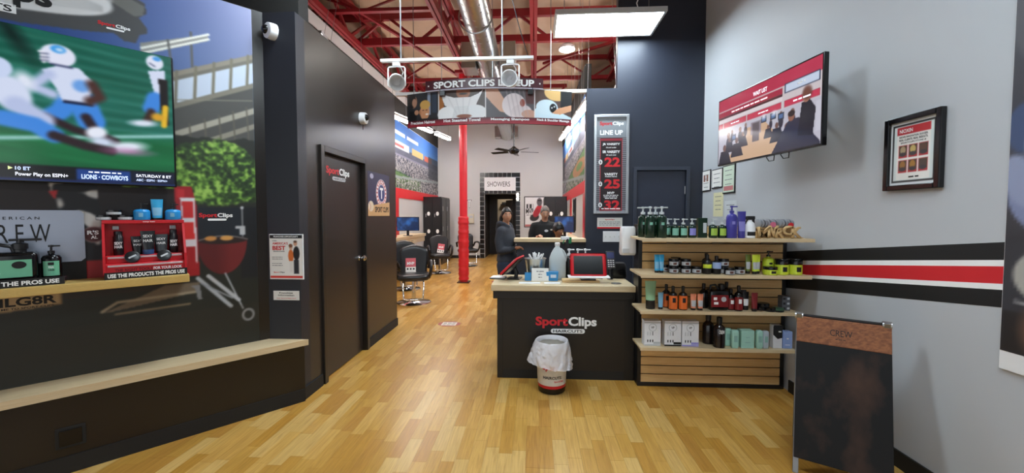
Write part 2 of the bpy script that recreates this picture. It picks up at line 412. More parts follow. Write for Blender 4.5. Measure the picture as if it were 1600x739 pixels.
logo(d, 3.71, 1.885, -.0305, .45, REDP, WHITEP, mat('pill_grey', 'c8c8cc', .5), BLACKP)
kn = MB().lathe([(.03, 0), (.03, .008), (.012, .012), (.012, .035), (.026, .045), (.03, .06), (.02, .075), (.001, .078)], 18)
kn.xf(Matrix.Translation((D1 - .07, 1.02, -.032))).obj('door_knob', CHROME, d, 40)

# right side, navy wall with door 2, opening with half wall
struct(MB().box(XR, XR + .12, -3.2, YN + .12, 0, ZR + .4).obj('wall_right', GREYW))
struct(MB().box(XR - .012, XR, -3.2, 3.40, 0, .10).obj('baseboard_right', BLACKM))
E0, E1, EZ = 1.31, 1.93, 2.05
nv = MB(); nv.box(.667, 1.053, YN, YN + .12, 0, 3.10); nv.box(1.053, E0, YN, YN + .12, 0, ZR + .4); nv.box(E1, XR, YN, YN + .12, 0, ZR + .4); nv.box(E0, E1, YN, YN + .12, EZ, ZR + .4)
struct(nv.obj('wall_back_navy', NAVY))
NW = wallM((0, YN, 0), (1, 0, 0))
d2 = thing('door_2', 'x', 'x', NW); del d2['category'], d2['label']; struct(d2)
fr = MB()
for a in ((E0 - .045, E0, 0, EZ + .045), (E1, E1 + .045, 0, EZ + .045), (E0, E1, EZ, EZ + .045)): fr.box(*a, -.11, .02, .004)
fr.obj('door_frame', mat('navy_trim', '353a47', .4), d2)
MB().box(E0 + .003, E1 - .003, .006, EZ - .003, -.06, -.02, .002).obj('door_leaf', mat('navy_door', '2b3040', .4), d2)
for z in (.25, 1.1, 1.8): MB().cyl((E1 - .006, z - .05, -.014), (E1 - .006, z + .05, -.014), .007, n=8).obj('hinge', STEEL, d2)
struct(MB().box(-.235, .665, YN + .02, YN + .14, 0, 1.13).obj('wall_half', NAVY))
tag(MB().box(-.265, .664, YN - .06, YN + .20, 1.13, 1.175, .004).obj('half_wall_ledge', MAPLE), 'pale maple ledge capping the navy half wall behind the counter', 'ledge')
struct(MB().box(XL, 1.05, YN + .02, YN + .08, 3.06, 3.10).obj('trim_1', mat('white_trim', 'dedede', .5)))

# salon walls
struct(MB().box(XSL - .12, XSL, YN - .13, YB, 0, 4.5).obj('wall_salon_left', GREYB))
sr = MB(); sr.box(XSR, XSR + .1, YN + .12, 7.6, 0, 3.05); sr.box(XSR, XSR + .1, 7.6, YB, 0, 4.3); struct(sr.obj('wall_salon_right', GREYB))
struct(MB().box(XSR - .005, XSR + .105, 7.585, 7.6, 3.05, 4.3).obj('added_dark_cap', BLACKM))  # black cap added to darken the brightly lit wall end
struct(MB().box(XSR + .1, 3.2, 9.6, 9.7, 0, 3.1).obj('wall_far_right', mat('dim_paint', '8a837c', .7)))
struct(MB().box(3.2, 3.3, YN + .12, YB, 0, ZR + .4).obj('wall_side_right', mat('dim_paint', '8a837c', .7)))
struct(MB().box(XR + .12, 3.3, YN, YN + .12, 0, ZR + .4).obj('wall_side_front', mat('dim_paint', '8a837c', .7)))
struct(MB().box(-6.2, -6.1, -3.2, 17, 0, ZR + .4).obj('wall_far_left', mat('dim_paint2', '6a625c', .7)))
O0, O1, OZ = -1.70, -.63, 2.20
bw = MB(); bw.box(-6.2, O0, YB, YB + .12, 0, ZR + .4); bw.box(O1, 3.3, YB, YB + .12, 0, ZR + .4); bw.box(O0, O1, YB, YB + .12, OZ, ZR + .4)
struct(bw.obj('wall_back', GREYB))
struct(MB().box(XSL, O0 - .17, YB - .012, YB, 0, .1).obj('baseboard_back', BLACKM))
# corridor behind
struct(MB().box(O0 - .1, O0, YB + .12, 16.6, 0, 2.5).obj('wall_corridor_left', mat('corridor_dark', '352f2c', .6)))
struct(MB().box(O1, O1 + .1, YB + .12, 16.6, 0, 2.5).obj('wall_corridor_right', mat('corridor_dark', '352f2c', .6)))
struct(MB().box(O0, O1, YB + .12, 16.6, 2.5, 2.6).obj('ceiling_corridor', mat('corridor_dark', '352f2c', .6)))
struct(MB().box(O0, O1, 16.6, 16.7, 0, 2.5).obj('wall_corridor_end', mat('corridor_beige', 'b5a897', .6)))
d3 = thing('door_3', 'x', 'x', wallM((0, 15.0, 0), (1, 0, 0))); del d3['category'], d3['label']; struct(d3)
fr = MB()
for a in ((O0, -1.42, 0, 2.5), (-.80, O1, 0, 2.5), (-1.42, -.80, 2.1, 2.5)): fr.box(*a, -.10, 0)
for a in ((-1.47, -1.40, 0, 2.15), (-.82, -.75, 0, 2.15), (-1.40, -.82, 2.08, 2.15)): fr.box(*a, -.11, .015)
fr.obj('door_frame', mat('dark_frame', '1d1a1a', .5), d3)
ML = Matrix.Translation((-.84, -.0, -.05)) @ Matrix.Rotation(-1.9, 4, 'Y')
MB().box(-.58, 0, .01, 2.05, -.02, .02).xf(Matrix.Translation((-.83, 0, -.1)) @ Matrix.Rotation(-math.radians(62), 4, 'Y')).obj('door_leaf', mat('grey_door', '6b6663', .5), d3)
t = thing('wall_shelf', 'small dark shelf on the beige wall seen through the shower doorway', 'shelf', wallM((-1.2, 16.6, 1.9), (1, 0, 0)))
MB().box(-.2, .25, 0, .03, 0, .22).obj('shelf_board', BLACK, t); MB().box(-.15, .05, .03, .12, .05, .18, .03).obj('folded_towel', mat('dark_towel', '2a2a2c', .9), t)
q = thing('added_corridor_lamp', 'added unseen lamp brightening the corridor behind the shower doorway', 'light', loc=(-1.15, 15.9, 2.42)); MB().lathe([(.12, .08), (.14, .05), (.14, .03)], 20).obj('housing', WHITE, q); MB().lathe([(.001, 0), (.1, .005), (.13, .03)], 20).obj('lens', emat('added_corridor_glow', 'fff0d8', 30.), q)  # added lamp, hidden from view, brightens the corridor
# front of the shop (behind the camera): storefront glazing
fr = MB(); fr.box(-6.2, 3.2, -3.2, -3.1, 3.0, ZR + .4); fr.box(-6.2, 3.2, -3.2, -3.1, 0, .25)
for x in (-6.15, -4.6, -3.0, -1.4, .2, 1.2, 2.0): fr.box(x - .04, x + .04, -3.2, -3.1, .25, 3.0)
struct(fr.obj('wall_front', mat('storefront_frame', '3a3c40', .4, .5)))

# ================================================================== ROOF STEEL, DUCT, LIGHTS
def bar(b, p0, p1, wd, ht=None):
    """rectangular bar between two points, ht measured upright"""
    p0 = Vector(p0); p1 = Vector(p1); d = p1 - p0; L = d.length; d.normalize(); ht = ht or wd
    up = Vector((0, 0, 1)) if abs(d.z) < .95 else Vector((0, 1, 0))
    y = up.cross(d).normalized(); z = d.cross(y)
    M = Matrix((d, y, z)).transposed().to_4x4(); M.translation = p0
    b.box(0, L, -wd / 2, wd / 2, -ht / 2, ht / 2, 0, M)
def truss_y(x, y0, y1, zb, zt, label, pan=.9, ch=.10):
    t = thing('roof_girder', label, 'girder', loc=(x, y0, zb), group='red steel roof girders')
    L = y1 - y0; h = zt - zb
    for z in (0, h): b = MB(); bar(b, (-.035, 0, z), (-.035, L, z), .05, ch); bar(b, (.035, 0, z), (.035, L, z), .05, ch); b.obj('chord', REDST, t)
    n = int(L / pan)
    for i in range(n):
        a = i * L / n; c = (i + .5) * L / n; e = (i + 1) * L / n
        b = MB(); bar(b, (0, a, h), (0, c, 0), .045); b.obj('web_member', REDST, t); b = MB(); bar(b, (0, c, 0), (0, e, h), .045); b.obj('web_member', REDST, t)
    return t
def truss_x(y, x0, x1, zb, zt, label, pan=1.0, ch=.07, web=.035):
    t = thing('roof_joist', label, 'joist', loc=(x0, y, zb), group='red steel roof joists')
    L = x1 - x0; h = zt - zb
    for z in (0, h): b = MB(); bar(b, (0, 0, z), (L, 0, z), .08, ch); b.obj('chord', REDST, t)
    n = int(L / pan)
    for i in range(n):
        a = i * L / n; c = (i + .5) * L / n; e = (i + 1) * L / n
        b = MB(); bar(b, (a, 0, h), (c, 0, 0), web); b.obj('web_member', REDST, t); b = MB(); bar(b, (c, 0, 0), (e, 0, h), web); b.obj('web_member', REDST, t)
    return t
truss_y(-1.52, 4.9, 13.4, 4.62, 5.12, 'heavy red steel girder running front to back over the red column', 1.15, .13)
truss_y(-3.2, 4.6, 13.4, 4.55, 5.1, 'red steel girder along the top of the left salon wall', 1.3, .09)
truss_y(-.02, 4.9, 11.0, 4.62, 5.12, 'red steel girder right of the round duct', 1.25, .08)
truss_y(1.72, 5.5, 9.5, 4.62, 5.12, 'red steel girder farthest to the right, behind the hanging panel light', 1.2, .08)
truss_x(7.3, -3.9, 2.05, 4.66, 5.12, 'thick red steel joist crossing just in front of the duct boots', 1.1, .13, .045)
truss_x(9.4, -3.9, 2.05, 4.66, 5.12, 'red steel joist crossing above the banner at the column', 1.2, .09)
truss_x(6.3, -3.9, -1.55, 4.72, 5.12, 'thin red steel joist nearest the black partition', 1.2, .05, .03)
truss_x(11.4, -3.9, .9, 4.66, 5.12, 'red steel joist farthest back before the grey wall', 1.2, .09)
for k, (a, c_) in enumerate((((-3.6, 5.6, 5.05), (-2.2, 7.3, 4.6)), ((-2.9, 7.3, 5.05), (-1.6, 9.4, 4.62)), ((.2, 9.4, 5.0), (1.6, 7.4, 4.66)))):
    b = MB(); bar(b, a, c_, .05, .05); tag(b.obj('brace_bar', REDST), ('diagonal red steel brace bar above the door partition', 'diagonal red steel brace bar left of the column girder', 'diagonal red steel brace bar right of the duct')[k], 'brace')
# red column
t = thing('support_column', 'round red support column with padded red sleeve standing in the salon', 'column', loc=(-1.55, 8.62, 0))
MB().cyl((0, 0, .0), (0, 0, 4.6), .085, n=24).obj('shaft', mat('red_column_paint', 'cf2430', .35, var=.05), t, 40)
pr = []
for i in range(41):
    z = .06 + i * 1.37 / 40; pr.append((.112 + .006 * math.sin(i * 2.1) + .004 * math.sin(i * 5.3), z))
MB().lathe([(.09, .05)] + pr + [(.09, 1.45)], 26).obj('padded_sleeve', REDPAD, t, 60)
MB().box(-.13, .13, -.13, .13, 0, .02).obj('base_plate', mat('dark_steel', '4a2a22', .5, .3), t)
MB().box(-.15, .15, -.15, .15, 4.5, 4.56).obj('cap_plate', REDST, t)
# spiral duct
t = thing('air_duct', 'round silver spiral duct running back under the roof', 'duct', loc=(-.80, 4.0, 4.24))
L = 9.42; b = MB(); pts = []
ang = -.03
b.cyl((.02, 0, .02), (-.12, L, -.06), .205, n=32); b.obj('duct_pipe', GALV, t, 40)
sp = MB(); q = []
for i in range(int(L / .17) * 12):
    a = i * 2 * PI / 12; u = i / 12 * .17 / L
    if u > 1: break
    q.append((.02 - .14 * u + .206 * math.cos(a), u * L, .02 - .08 * u + .206 * math.sin(a)))
sp.tube(q, .006, 4).obj('spiral_seam', GALV, t, 60)
for s in (-1, 1):
    MB().box(s * .2 - .02 * (s < 0), s * .47, 2.9, 3.3, -.22, .22, .006).obj('duct_boot', GALV, t)
    MB().box(s * .2 - .12, s * .38 - .12, 9.0, 9.3, -.22, .14, .006).obj('duct_boot', GALV, t)
for y in (1.6, 5.2): MB().tube([(-.03 + .23 * math.cos(a * PI / 12), y, .23 * math.sin(a * PI / 12)) for a in range(24)], .012, 4, True).obj('duct_band', STEEL, t)
# hanging panel luminaires
def panel(x0, y0, z, label):
    t = thing('panel_light', label, 'light', loc=(x0, y0, z), group='hanging panel lights')
    W, D, H = 1.22, .61, .055; f = MB()
    for a in ((0, W, 0, .028), (0, W, D - .028, D), (0, .028, .028, D - .028), (W - .028, W, .028, D - .028)): f.box(a[0], a[1], a[2], a[3], 0, H, .003)
    f.box(.01, W - .01, .01, D - .01, H - .012, H - .002); f.obj('housing', mat('luminaire_white', 'c9ccce', .4, .2), t)
    MB().box(.028, W - .028, .028, D - .028, .006, .012).obj('diffuser', emat('lit_diffuser', 'e6f6ff', PANEL_E), t)
    for x in (.12, W - .12):
        MB().cyl((x, D / 2, H - .005), (x, D / 2, ZR - z + .02), .004, n=6).obj('hanger_rod', ALU, t)
    MB().tube([(W - .2, D / 2, H), (W - .26, D / 2, .25), (W - .15, D / 2, .5), (W - .12, D / 2, ZR - z)], .007, 6).obj('power_cord', WHITE, t)
panel(.225, 4.50, 3.70, 'rectangular glowing panel light hanging in front of the navy wall')
panel(.35, .45, 3.70, 'hanging panel light behind the camera near the grey wall, outside the picture')
panel(-1.66, 2.45, 3.70, 'hanging panel light over the black partition end, above the picture')
# strip lights in the salon
def strip(x, y0, z0, y1, z1, label, rz=0):
    t = thing('strip_light', label, 'light', loc=(x, y0, z0), group='salon strip lights')
    L = math.hypot(y1 - y0, z1 - z0); t.rotation_euler = (math.atan2(z1 - z0, y1 - y0), 0, 0)
    MB().box(-.06, .06, 0, L, 0, .05, .006).obj('housing', WHITE, t)
    MB().box(-.05, .05, .02, L - .02, -.035, -.001, .015).obj('lamp_cover', emat('lit_tube', 'fff8f2', STRIP_E), t)
    MB().box(-.045, .045, .03, L - .03, .051, .06, .003).obj('added_uplight', emat('added_uplight_glow', 'fff3e6', 13.), t)  # glowing top face added to throw light up onto the ceiling
    for y in (.15, L - .15): MB().cyl((0, y, .04), (0, y, ZR - z0), .003, n=6).obj('hanger_wire', ALU, t)
def slz(y): return 3.33 + (y - 7.2) * .1
for k, (a, e) in enumerate(((6.0, 7.15), (7.3, 8.35), (8.75, 10.2), (10.7, 12.4))):
    strip(-2.66, a, slz(a), e, slz(e), ('first', 'second', 'third', 'fourth')[k] + ' glowing strip light from the front above the left stations')
    strip(.80, a, slz(a) - .04, e, slz(e) - .04, ('first', 'second', 'third', 'fourth')[k] + ' glowing strip light from the front above the right stations')
for k, (x, y, z, e, f_) in enumerate(((-2.62, 4.72, 3.66, 5.15, 3.52), (1.27, 5.45, 3.55, 6.5, 3.30), (1.42, 5.7, 4.1, 6.7, 3.85))):
    strip(x, y, z, e, f_, ('strip light peeping over the black partition top', 'lower sloping strip light beside the tall navy wall', 'upper sloping strip light beside the tall navy wall')[k])
t = thing('high_bay_light', 'small round glowing lamp hanging under the roof beside the panel light', 'light', loc=(.594, 7.5, 4.53))
MB().lathe([(.12, .02), (.15, .0), (.15, .05), (.08, .1), (.03, .16)], 24).obj('housing', WHITE, t, 40)
MB().lathe([(.001, -.03), (.09, -.025), (.135, -.002), (.135, .004)], 24).obj('lens', emat('lit_bay', 'fffaf0', HIGHBAY_E), t, 60)
MB().cyl((0, 0, .15), (0, 0, .7), .012, n=8).obj('stem', ALU, t)
# track light with two unlit heads
t = thing('track_light', 'white track bar with two round spotlights hanging across the room', 'light', loc=(-1.244, 3.2, 2.725))
MB().box(0, 1.235, -.018, .018, -.012, .012, .003).obj('track_bar', WHITE, t)
for x, up_ in ((.165, 1), (.985, 1)): MB().cyl((x, 0, .01), (x, 0, 2.6), .006, n=8).obj('hanger_rod', ALU, t)
MB().tube([(1.19, 0, .012), (1.12, .02, .25), (.98, .05, .8), (.9, .1, 2.55)], .004, 6).obj('power_cord', BLACK, t)
for x, tilt, dz in ((.128, .5, -.10), (1.05, .12, -.14)):
    h = thing('x', 'x', 'x'); del h['label'], h['category']; h.name = 'spot_head'; h.parent = t; h.location = (x, 0, 0)
    MB().box(-.03, .03, -.015, .015, -.045, -.01, .004).obj('adapter', WHITE, h)
    MB().tube([(0, 0, -.045), (-.062, 0, -.05), (-.07, 0, -.06), (-.07, 0, -.20), (-.05, 0, -.215)], .006, 6).obj('yoke', WHITE, h)
    MB().tube([(0, 0, -.045), (.062, 0, -.05), (.07, 0, -.06), (.07, 0, -.20), (.05, 0, -.215)], .006, 6).obj('yoke', WHITE, h)
    cup = MB(); n = 28
    outer = [(.035, .10), (.05, .08), (.062, .0), (.066, -.055)]; inner = [(.058, -.055), (.054, 0), (.04, .06), (.001, .07)]
    cup.lathe(outer + inner, n)
    cup.xf(Matrix.Translation((0, 0, -.165)) @ Matrix.Rotation(-.12 if x > .5 else .42, 4, 'Z') @ Matrix.Rotation(math.radians(-82 if x > .5 else -62), 4, 'X'))
    cup.obj('lamp_cup', WHITE, h, 40)
    MB().tube([(.02, .02, -.03), (.045, .03, -.08), (.02, .05, -.12), (.0, .05, -.15)], .005, 6).obj('cable', WHITE, h)

# ================================================================== HANGING BANNER
ZB0, ZB1 = 2.562, 2.965
def bcurve(dy=0., xc=-.565):
    def f(V):
        V = np.array(V, float); x = V[:, 0]; y = 4.72 + .18 * ((x - xc) / 1.01) ** 2 - V[:, 2] + dy
        return np.stack([x, y, V[:, 1]], -1)
    return f
t = thing('hanging_banner', 'curved hanging banner with four haircut photos and a maroon header', 'banner', loc=(0, 0, 0))
p = Pic(-1.575, .446, ZB0, ZB1, .006); p.fill('241c1e')
p.C[...] = np.array(hexc('8c2030')) * (1 - .45 * np.clip((ZB0 + .08 - p.Y) / .08, 0, 1))[..., None] if 0 else p.C
z0 = ZB0 + .075; Hh = ZB1 - z0
xs_ = [-1.575, -1.155, -.58, .0, .446]
def cell(i): return xs_[i] + .006, xs_[i + 1] - .006
a, e = cell(0); p.rect(a, e, z0, ZB1, '2a2a2e'); p.ell(a + .08, z0 + .23, .05, .075, '8d6450'); p.ell(a + .06, z0 + .25, .05, .09, '1d1513'); p.ell(a + .09, z0 + .22, .03, .05, 'a87c64')
p.rect(a + .02, a + .12, z0, z0 + .12, '141416'); p.rect(e - .14, e - .10, z0 + .06, ZB1, '8a93a8'); p.rect(e - .08, e - .02, z0 + .08, ZB1, '343c4c')
p.ell(a + .23, z0 + .10, .062, .10, 'c98d66'); p.ell(a + .235, z0 + .185, .068, .055, 'c79a52'); p.ell(a + .26, z0 + .07, .02, .01, 'f0e4dc'); p.ell(a + .255, z0 + .12, .012, .006, '4a2f22'); p.ell(a + .21, z0 + .12, .012, .006, '4a2f22'); p.ell(a + .17, z0 + .1, .014, .03, 'b67a55')
p.ell(a + .12, z0 + .10, .03, .03, 'b98467'); p.rect(a + .16, e, z0, z0 + .02, '1a1a1c')
a, e = cell(1); p.rect(a, e, z0, ZB1, '4a3b36'); p.rect(a, a + .06, z0, ZB1, 'a3632e'); p.ell(a + .30, ZB1 - .03, .085, .075, '9a6247'); p.ell(a + .30, ZB1 - .045, .05, .012, '2a1a14')
p.poly([(a + .02, ZB1 - .03), (a + .10, ZB1 - .06), (a + .20, ZB1 - .09), (a + .38, ZB1 - .09), (a + .48, ZB1 - .05), (e - .02, ZB1), (e - .08, ZB1 - .12), (e - .12, z0 + .12), (a + .15, z0 + .10), (a + .07, z0 + .16)], 'e6e3e4')
p.ell(a + .10, z0 + .05, .12, .09, 'ecebec'); p.ell(e - .11, z0 + .06, .13, .09, 'e4e4e6'); p.poly([(a + .16, z0), (a + .2, z0 + .14), (e - .2, z0 + .14), (e - .18, z0)], 'dadadb'); p.ell(a + .31, z0 + .02, .09, .022, '8a4f3a')
for k in range(4): p.line([(a + .12 + k * .09, ZB1 - .09), (a + .22 + k * .04, z0 + .05)], .006, 'c3bfc3', .02, .7)
a, e = cell(2); p.rect(a, e, z0, ZB1, '5a565a'); p.poly([(a, ZB1), (a, ZB1 - .09), (a + .16, z0 + .07), (a + .30, z0 + .03), (a + .26, z0 + .14), (a + .14, ZB1)], 'd3a58c'); p.ell(a + .33, z0 + .14, .14, .14, 'e3d7d9'); p.ell(a + .42, z0 + .07, .12, .08, 'd8cacc')
p.ell(a + .43, z0 + .17, .03, .045, 'a3564a'); p.rect(e - .10, e, z0 + .16, ZB1, '5d3a3a'); p.ell(e - .06, z0 + .04, .09, .05, 'c79a88')
for k in range(5): p.line([(a + .24 + k * .05, ZB1 - .02), (a + .30 + k * .05, z0 + .02)], .005, 'b3a3a8', .02, .8)
a, e = cell(3); p.rect(a, e, z0, ZB1, '5a4640'); p.ell(a + .26, ZB1 - .02, .15, .10, 'e0b878'); p.rect(e - .13, e, z0 + .10, ZB1, '232629'); p.poly([(a, z0), (a, z0 + .10), (a + .1, z0 + .2), (a + .2, z0 + .2), (a + .34, z0 + .06), (e, z0 + .02), (e, z0)], 'cfe4ef'); p.ell(a + .14, z0 + .13, .13, .09, 'd3e6f0')
p.ell(a + .215, z0 + .12, .042, .055, '15171a'); p.ell(a + .20, z0 + .125, .01, .01, 'd8dde0'); p.ell(a + .23, z0 + .14, .01, .01, 'd8dde0'); p.poly([(a + .2, z0 + .06), (a + .27, z0 + .12), (e, z0 + .17), (e, z0 + .10), (a + .3, z0 + .05)], 'd9a27c')
for x in xs_[1:4]: p.rect(x - .006, x + .006, z0, ZB1, 'e9e6e6')
g = np.clip((p.Y - ZB0) / .075, 0, 1); m_ = p.soft(p.Y - z0); p.put(m_, 'a02a38'); p.put(m_ * (g ** 2) * .85, '3a1b20')
p.obj('photo_panel', PRINT, t, f=bcurve())
def slab(b, x0, x1, z0_, z1_, y0, y1, n=24):
    fr_ = bcurve(); xs = np.linspace(x0, x1, n); rings = []
    for x in xs:
        yc = 4.72 + .18 * ((x + .565) / 1.01) ** 2
        rings.append([(x, yc + y0, z0_), (x, yc + y1, z0_), (x, yc + y1, z1_), (x, yc + y0, z1_)])
    b.loft(rings); return b
slab(MB(), -1.578, .449, ZB0 - .003, ZB1 + .003, .002, .02).obj('backing', BLACK, t)
slab(MB(), -1.31, .10, 2.962, 3.082, -.05, -.03).obj('header_board', mat('maroon_print', '4a1f28', .4, var=.25, scale=2), t)
slab(MB(), -1.31, .10, 2.956, 2.968, -.054, -.028).obj('header_edge', mat('silver_print', 'b9b4c2', .4), t)
for x in (-1.1, -.05): MB().box(x - .03, x + .03, 4.70 + .18 * ((x + .565) / 1.01) ** 2 - .03, 4.735 + .18 * ((x + .565) / 1.01) ** 2, 2.9, 2.975).obj('bracket', BLACK, t)
text('SPORT CLIPS LINEUP', t, WHITEP, -.605, 3.022, .052, w=1.20, h=.08, bold=.06, curve=bcurve())
for x in (-1.27, .06): MB().box(x - .008, x + .008, 4.665 + .18 * ((x + .565) / 1.01) ** 2, 4.70 + .18 * ((x + .565) / 1.01) ** 2, 3.012, 3.028).obj('star', WHITEP, t)
for i, s_ in enumerate(('Precision Haircut', 'Hot Steamed Towel', 'Massaging Shampoo', 'Neck & Shoulder Massage')):
    a, e = cell(i); text(s_, t, WHITEP, (a + e) / 2, ZB0 + .048, .0035, w=(e - a) * (.8 if i != 3 else .9), h=.036, bold=.03, curve=bcurve())
for x in (-1.49, -1.12, -.50, .19): MB().cyl((x, 4.74 + .18 * ((x + .565) / 1.01) ** 2, ZB1 if x in (-1.49, .19) else 2.9), (x, 4.74 + .18 * ((x + .565) / 1.01) ** 2, ZR), .004, n=6).obj('hanger_wire', ALU, t)

# ================================================================== LEFT WALL MURAL
def mural():
    p = Pic(-2.2, -.072, .50, 3.036, .0052)          # x = -s
    X, Y = p.X, p.Y; S = -X
    p.fill('0f1013')
    sky = np.stack([.18 + .30 * np.clip((1.1 - S) / 1.1, 0, 1) ** 1.2 + .06 * (Y - 2.4), .30 + .22 * np.clip((1.1 - S) / 1.1, 0, 1), .56 + .10 * np.clip((1.1 - S) / 1.1, 0, 1)], -1)
    m = p.soft(1.9 - Y); p.C = p.C * (1 - m[..., None]) + sky * m[..., None]
    pt = lambda *a: [(-s, z) for s, z in a]
    # blimp
    p.poly(pt((2.6, 3.1), (2.6, 2.55), (1.2, 2.565), (.93, 2.60), (.82, 2.625), (.77, 2.588), (.72, 2.59), (.70, 2.65), (.66, 2.67), (.66, 2.70), (.70, 2.76), (.66, 2.80), (.67, 2.86), (.80, 2.92), (1.0, 3.1)), '4a4b4d')
    p.poly(pt((.72, 2.76), (.68, 2.78), (.67, 2.84), (.82, 2.90), (1.0, 2.99), (1.04, 2.93)), '6b6b68')
    p.ell(-1.62, 2.85, .80, .235, 'a9aaac', -.03); p.ell(-1.6, 2.80, .78, .17, 'd6d6d7', -.03)
    for k in range(6): p.line(pt((2.2, 2.72 + k * .045), (1.3, 2.68 + k * .04), (.87, 2.74 + k * .006)), .006, '9b9c9e', .02, .5)
    # stadium light bank and mast
    p.line(pt((.437, 2.75), (.433, 2.33)), .014, '5b5a58')
    p.poly(pt((.70, 2.52), (.34, 2.72), (.34, 2.765), (.70, 2.60)), '8b8a85')
    rs = random.Random(3)
    for k in range(26):
        u = k / 25; s = .69 - .35 * u
        for z in (.012, .045): p.ell(-s, 2.525 + .195 * u + z, .009, .008, 'f4f3ea')
    p.line(pt((.56, 2.66), (.54, 2.44)), .012, '5b5a58')
    # stadium: upper ring with arches
    for k in range(40): pass
    top = lambda s: 2.735 - .52 * s
    def band(f0, f1, col, smax=2.6): p.put(p.soft(f0(S) - Y) * p.soft(Y - f1(S)) * (S < smax), col)
    band(lambda s: 1.3 + 0 * s, lambda s: top(s), '6f6a60'); band(lambda s: top(s) - .035, lambda s: top(s), '8d8576')
    band(lambda s: top(s) - .215, lambda s: top(s) - .062, 'c5d0e2')
    for k in range(10): s = .10 + k * .105; p.line(pt((s, top(s)), (s + .012, top(s) - .22)), .017, '77715f')
    band(lambda s: 1.3 + 0 * s, lambda s: top(s) - .215, '4c4b48'); band(lambda s: top(s) - .25, lambda s: top(s) - .215, '807a6c')
    band(lambda s: top(s) - .445, lambda s: top(s) - .40, 'a8a294'); p.line(pt((.52, 2.27), (.08, 2.35)), .006, '8b8676')
    band(lambda s: top(s) - .56, lambda s: top(s) - .52, '8f897b')
    for k in range(9): s = .12 + k * .085; p.line(pt((s, top(s) - .38), (s - .01, top(s) - .62)), .009, '5e594d')
    n = fbm(X * 9, Y * 9, 4); p.put(p.soft(Y - (1.95 + .10 * fbm(X * 7, X * 0, 8) + .1 * np.clip((.4 - S), 0, .3))) * .92, '23251f')
    # tree
    rim = 2.02 - 1.6 * (S - .33) ** 2 + .10 * (fbm(X * 12, Y * 12, 11) - .5); tm = p.soft(Y - rim, .02) * p.soft(1.52 + .10 * fbm(X * 10, X * 0 + 2, 6) - Y, .03)
    lf = fbm(X * 46, Y * 46, 21, 3) * .75 + .25 * fbm(X * 9, Y * 9, 31, 2); p.put(tm, '2b4020'); p.put(tm * np.clip((lf - .42) * 6, 0, 1), '6d9a3a'); p.put(tm * np.clip((lf - .58) * 8, 0, 1), '9fc45e')
    p.put(tm * np.clip((.36 - lf) * 8, 0, 1), '1a2a14')
    # dark tent behind the grill, grass shadows
    p.rect(-.44, -.17, 1.30, 1.535, '1b2129'); p.rect(-.18, -.072, 1.0, 1.54, '16181c')
    # kettle grill
    p.line(pt((.165, 1.53), (.165, 1.30)), .008, 'a9abae'); p.ell(-.165, 1.535, .011, .011, 'c8cacd')
    p.poly(pt((.21, 1.40), (.15, 1.40), (.15, 1.33), (.185, 1.33), (.185, 1.375), (.21, 1.375)), 'b9babd')
    bw_ = p.soft(((X + .29) / .155) ** 2 * .2 + 0 * Y - .2) * p.soft(np.sqrt(((X + .29) / .152) ** 2 + ((Y - 1.295) / .25) ** 2) * .2 - .2) * p.soft(Y - 1.297)
    p.put(bw_, '5a1a1c'); p.put(bw_ * np.clip((X + .33) * 6, 0, .5), '862a2a'); p.ell(-.285, 1.297, .152, .03, '2a1d1a'); p.line([(-.435 + .3 * k / 20, 1.297 + .03 * math.sin(PI * k / 20)) for k in range(21)], .006, '9c9a98')
    p.ell(-.36, 1.31, .035, .018, 'c68a48'); p.ell(-.265, 1.31, .04, .018, 'd39a52')
    p.line(pt((.44, 1.03), (.25, .80)), .026, 'a8abb0'); p.line(pt((.38, 1.04), (.20, .84)), .026, 'b4b6ba'); p.line(pt((.28, 1.05), (.175, .77)), .010, 'b8bac0'); p.line(pt((.42, .99), (.24, .86)), .012, '8f9298')
    d_ = np.hypot((X + .142), (Y - .718) * .85); p.put(p.soft(np.abs(d_ - .034) - .008), '9b9b9c')
    # pickup truck tail: red body edge, tail lamp, dark bed, bumper
    p.rect(-2.6, -.50, 1.02, 1.66, '221a1a'); p.rect(-2.6, -.50, 1.08, 1.20, 'a61c22'); p.rect(-2.6, -.50, 1.2, 1.205, '7c1418')
    p.poly(pt((.555, 1.68), (.46, 1.68), (.435, 1.55), (.43, 1.05), (.53, 1.05)), '9f1b22')
    p.poly(pt((.525, 1.60), (.445, 1.60), (.437, 1.14), (.505, 1.14)), 'd9d9dc'); p.poly(pt((.515, 1.575), (.455, 1.575), (.452, 1.46), (.512, 1.46)), 'cc2b2c'); p.poly(pt((.512, 1.43), (.455, 1.43), (.45, 1.31), (.51, 1.31)), 'd3302e'); p.poly(pt((.508, 1.26), (.448, 1.26), (.446, 1.10), (.498, 1.10)), 'a51f24'); p.rect(-.54, -.50, 1.60, 1.66, 'c02a30')
    # cowhide chair in the truck bed
    p.poly(pt((1.12, 1.69), (1.05, 1.70), (.99, 1.69), (.95, 1.70), (.92, 1.66), (.90, 1.25), (1.05, 1.25), (1.10, 1.58)), 'cfcbc6')
    cow = p.pmask(pt((1.12, 1.69), (1.05, 1.70), (.99, 1.69), (.95, 1.70), (.92, 1.66), (.90, 1.25), (1.05, 1.25), (1.10, 1.58))); p.put(cow * np.clip((fbm(X * 13 + 4, Y * 13, 23, 2) - .52 + .9 * np.clip(1.60 - Y, 0, .3)) * 14, 0, 1), '18181b')
    p.poly(pt((1.12, 1.62), (1.08, 1.63), (1.095, 1.57)), 'b8282c')
    p.ell(-.94, 1.36, .055, .05, 'b9a9a4'); p.ell(-.94, 1.36, .05, .045, '4a1a1c'); p.rect(-2.6, -.90, 1.20, 1.29, '14151c')
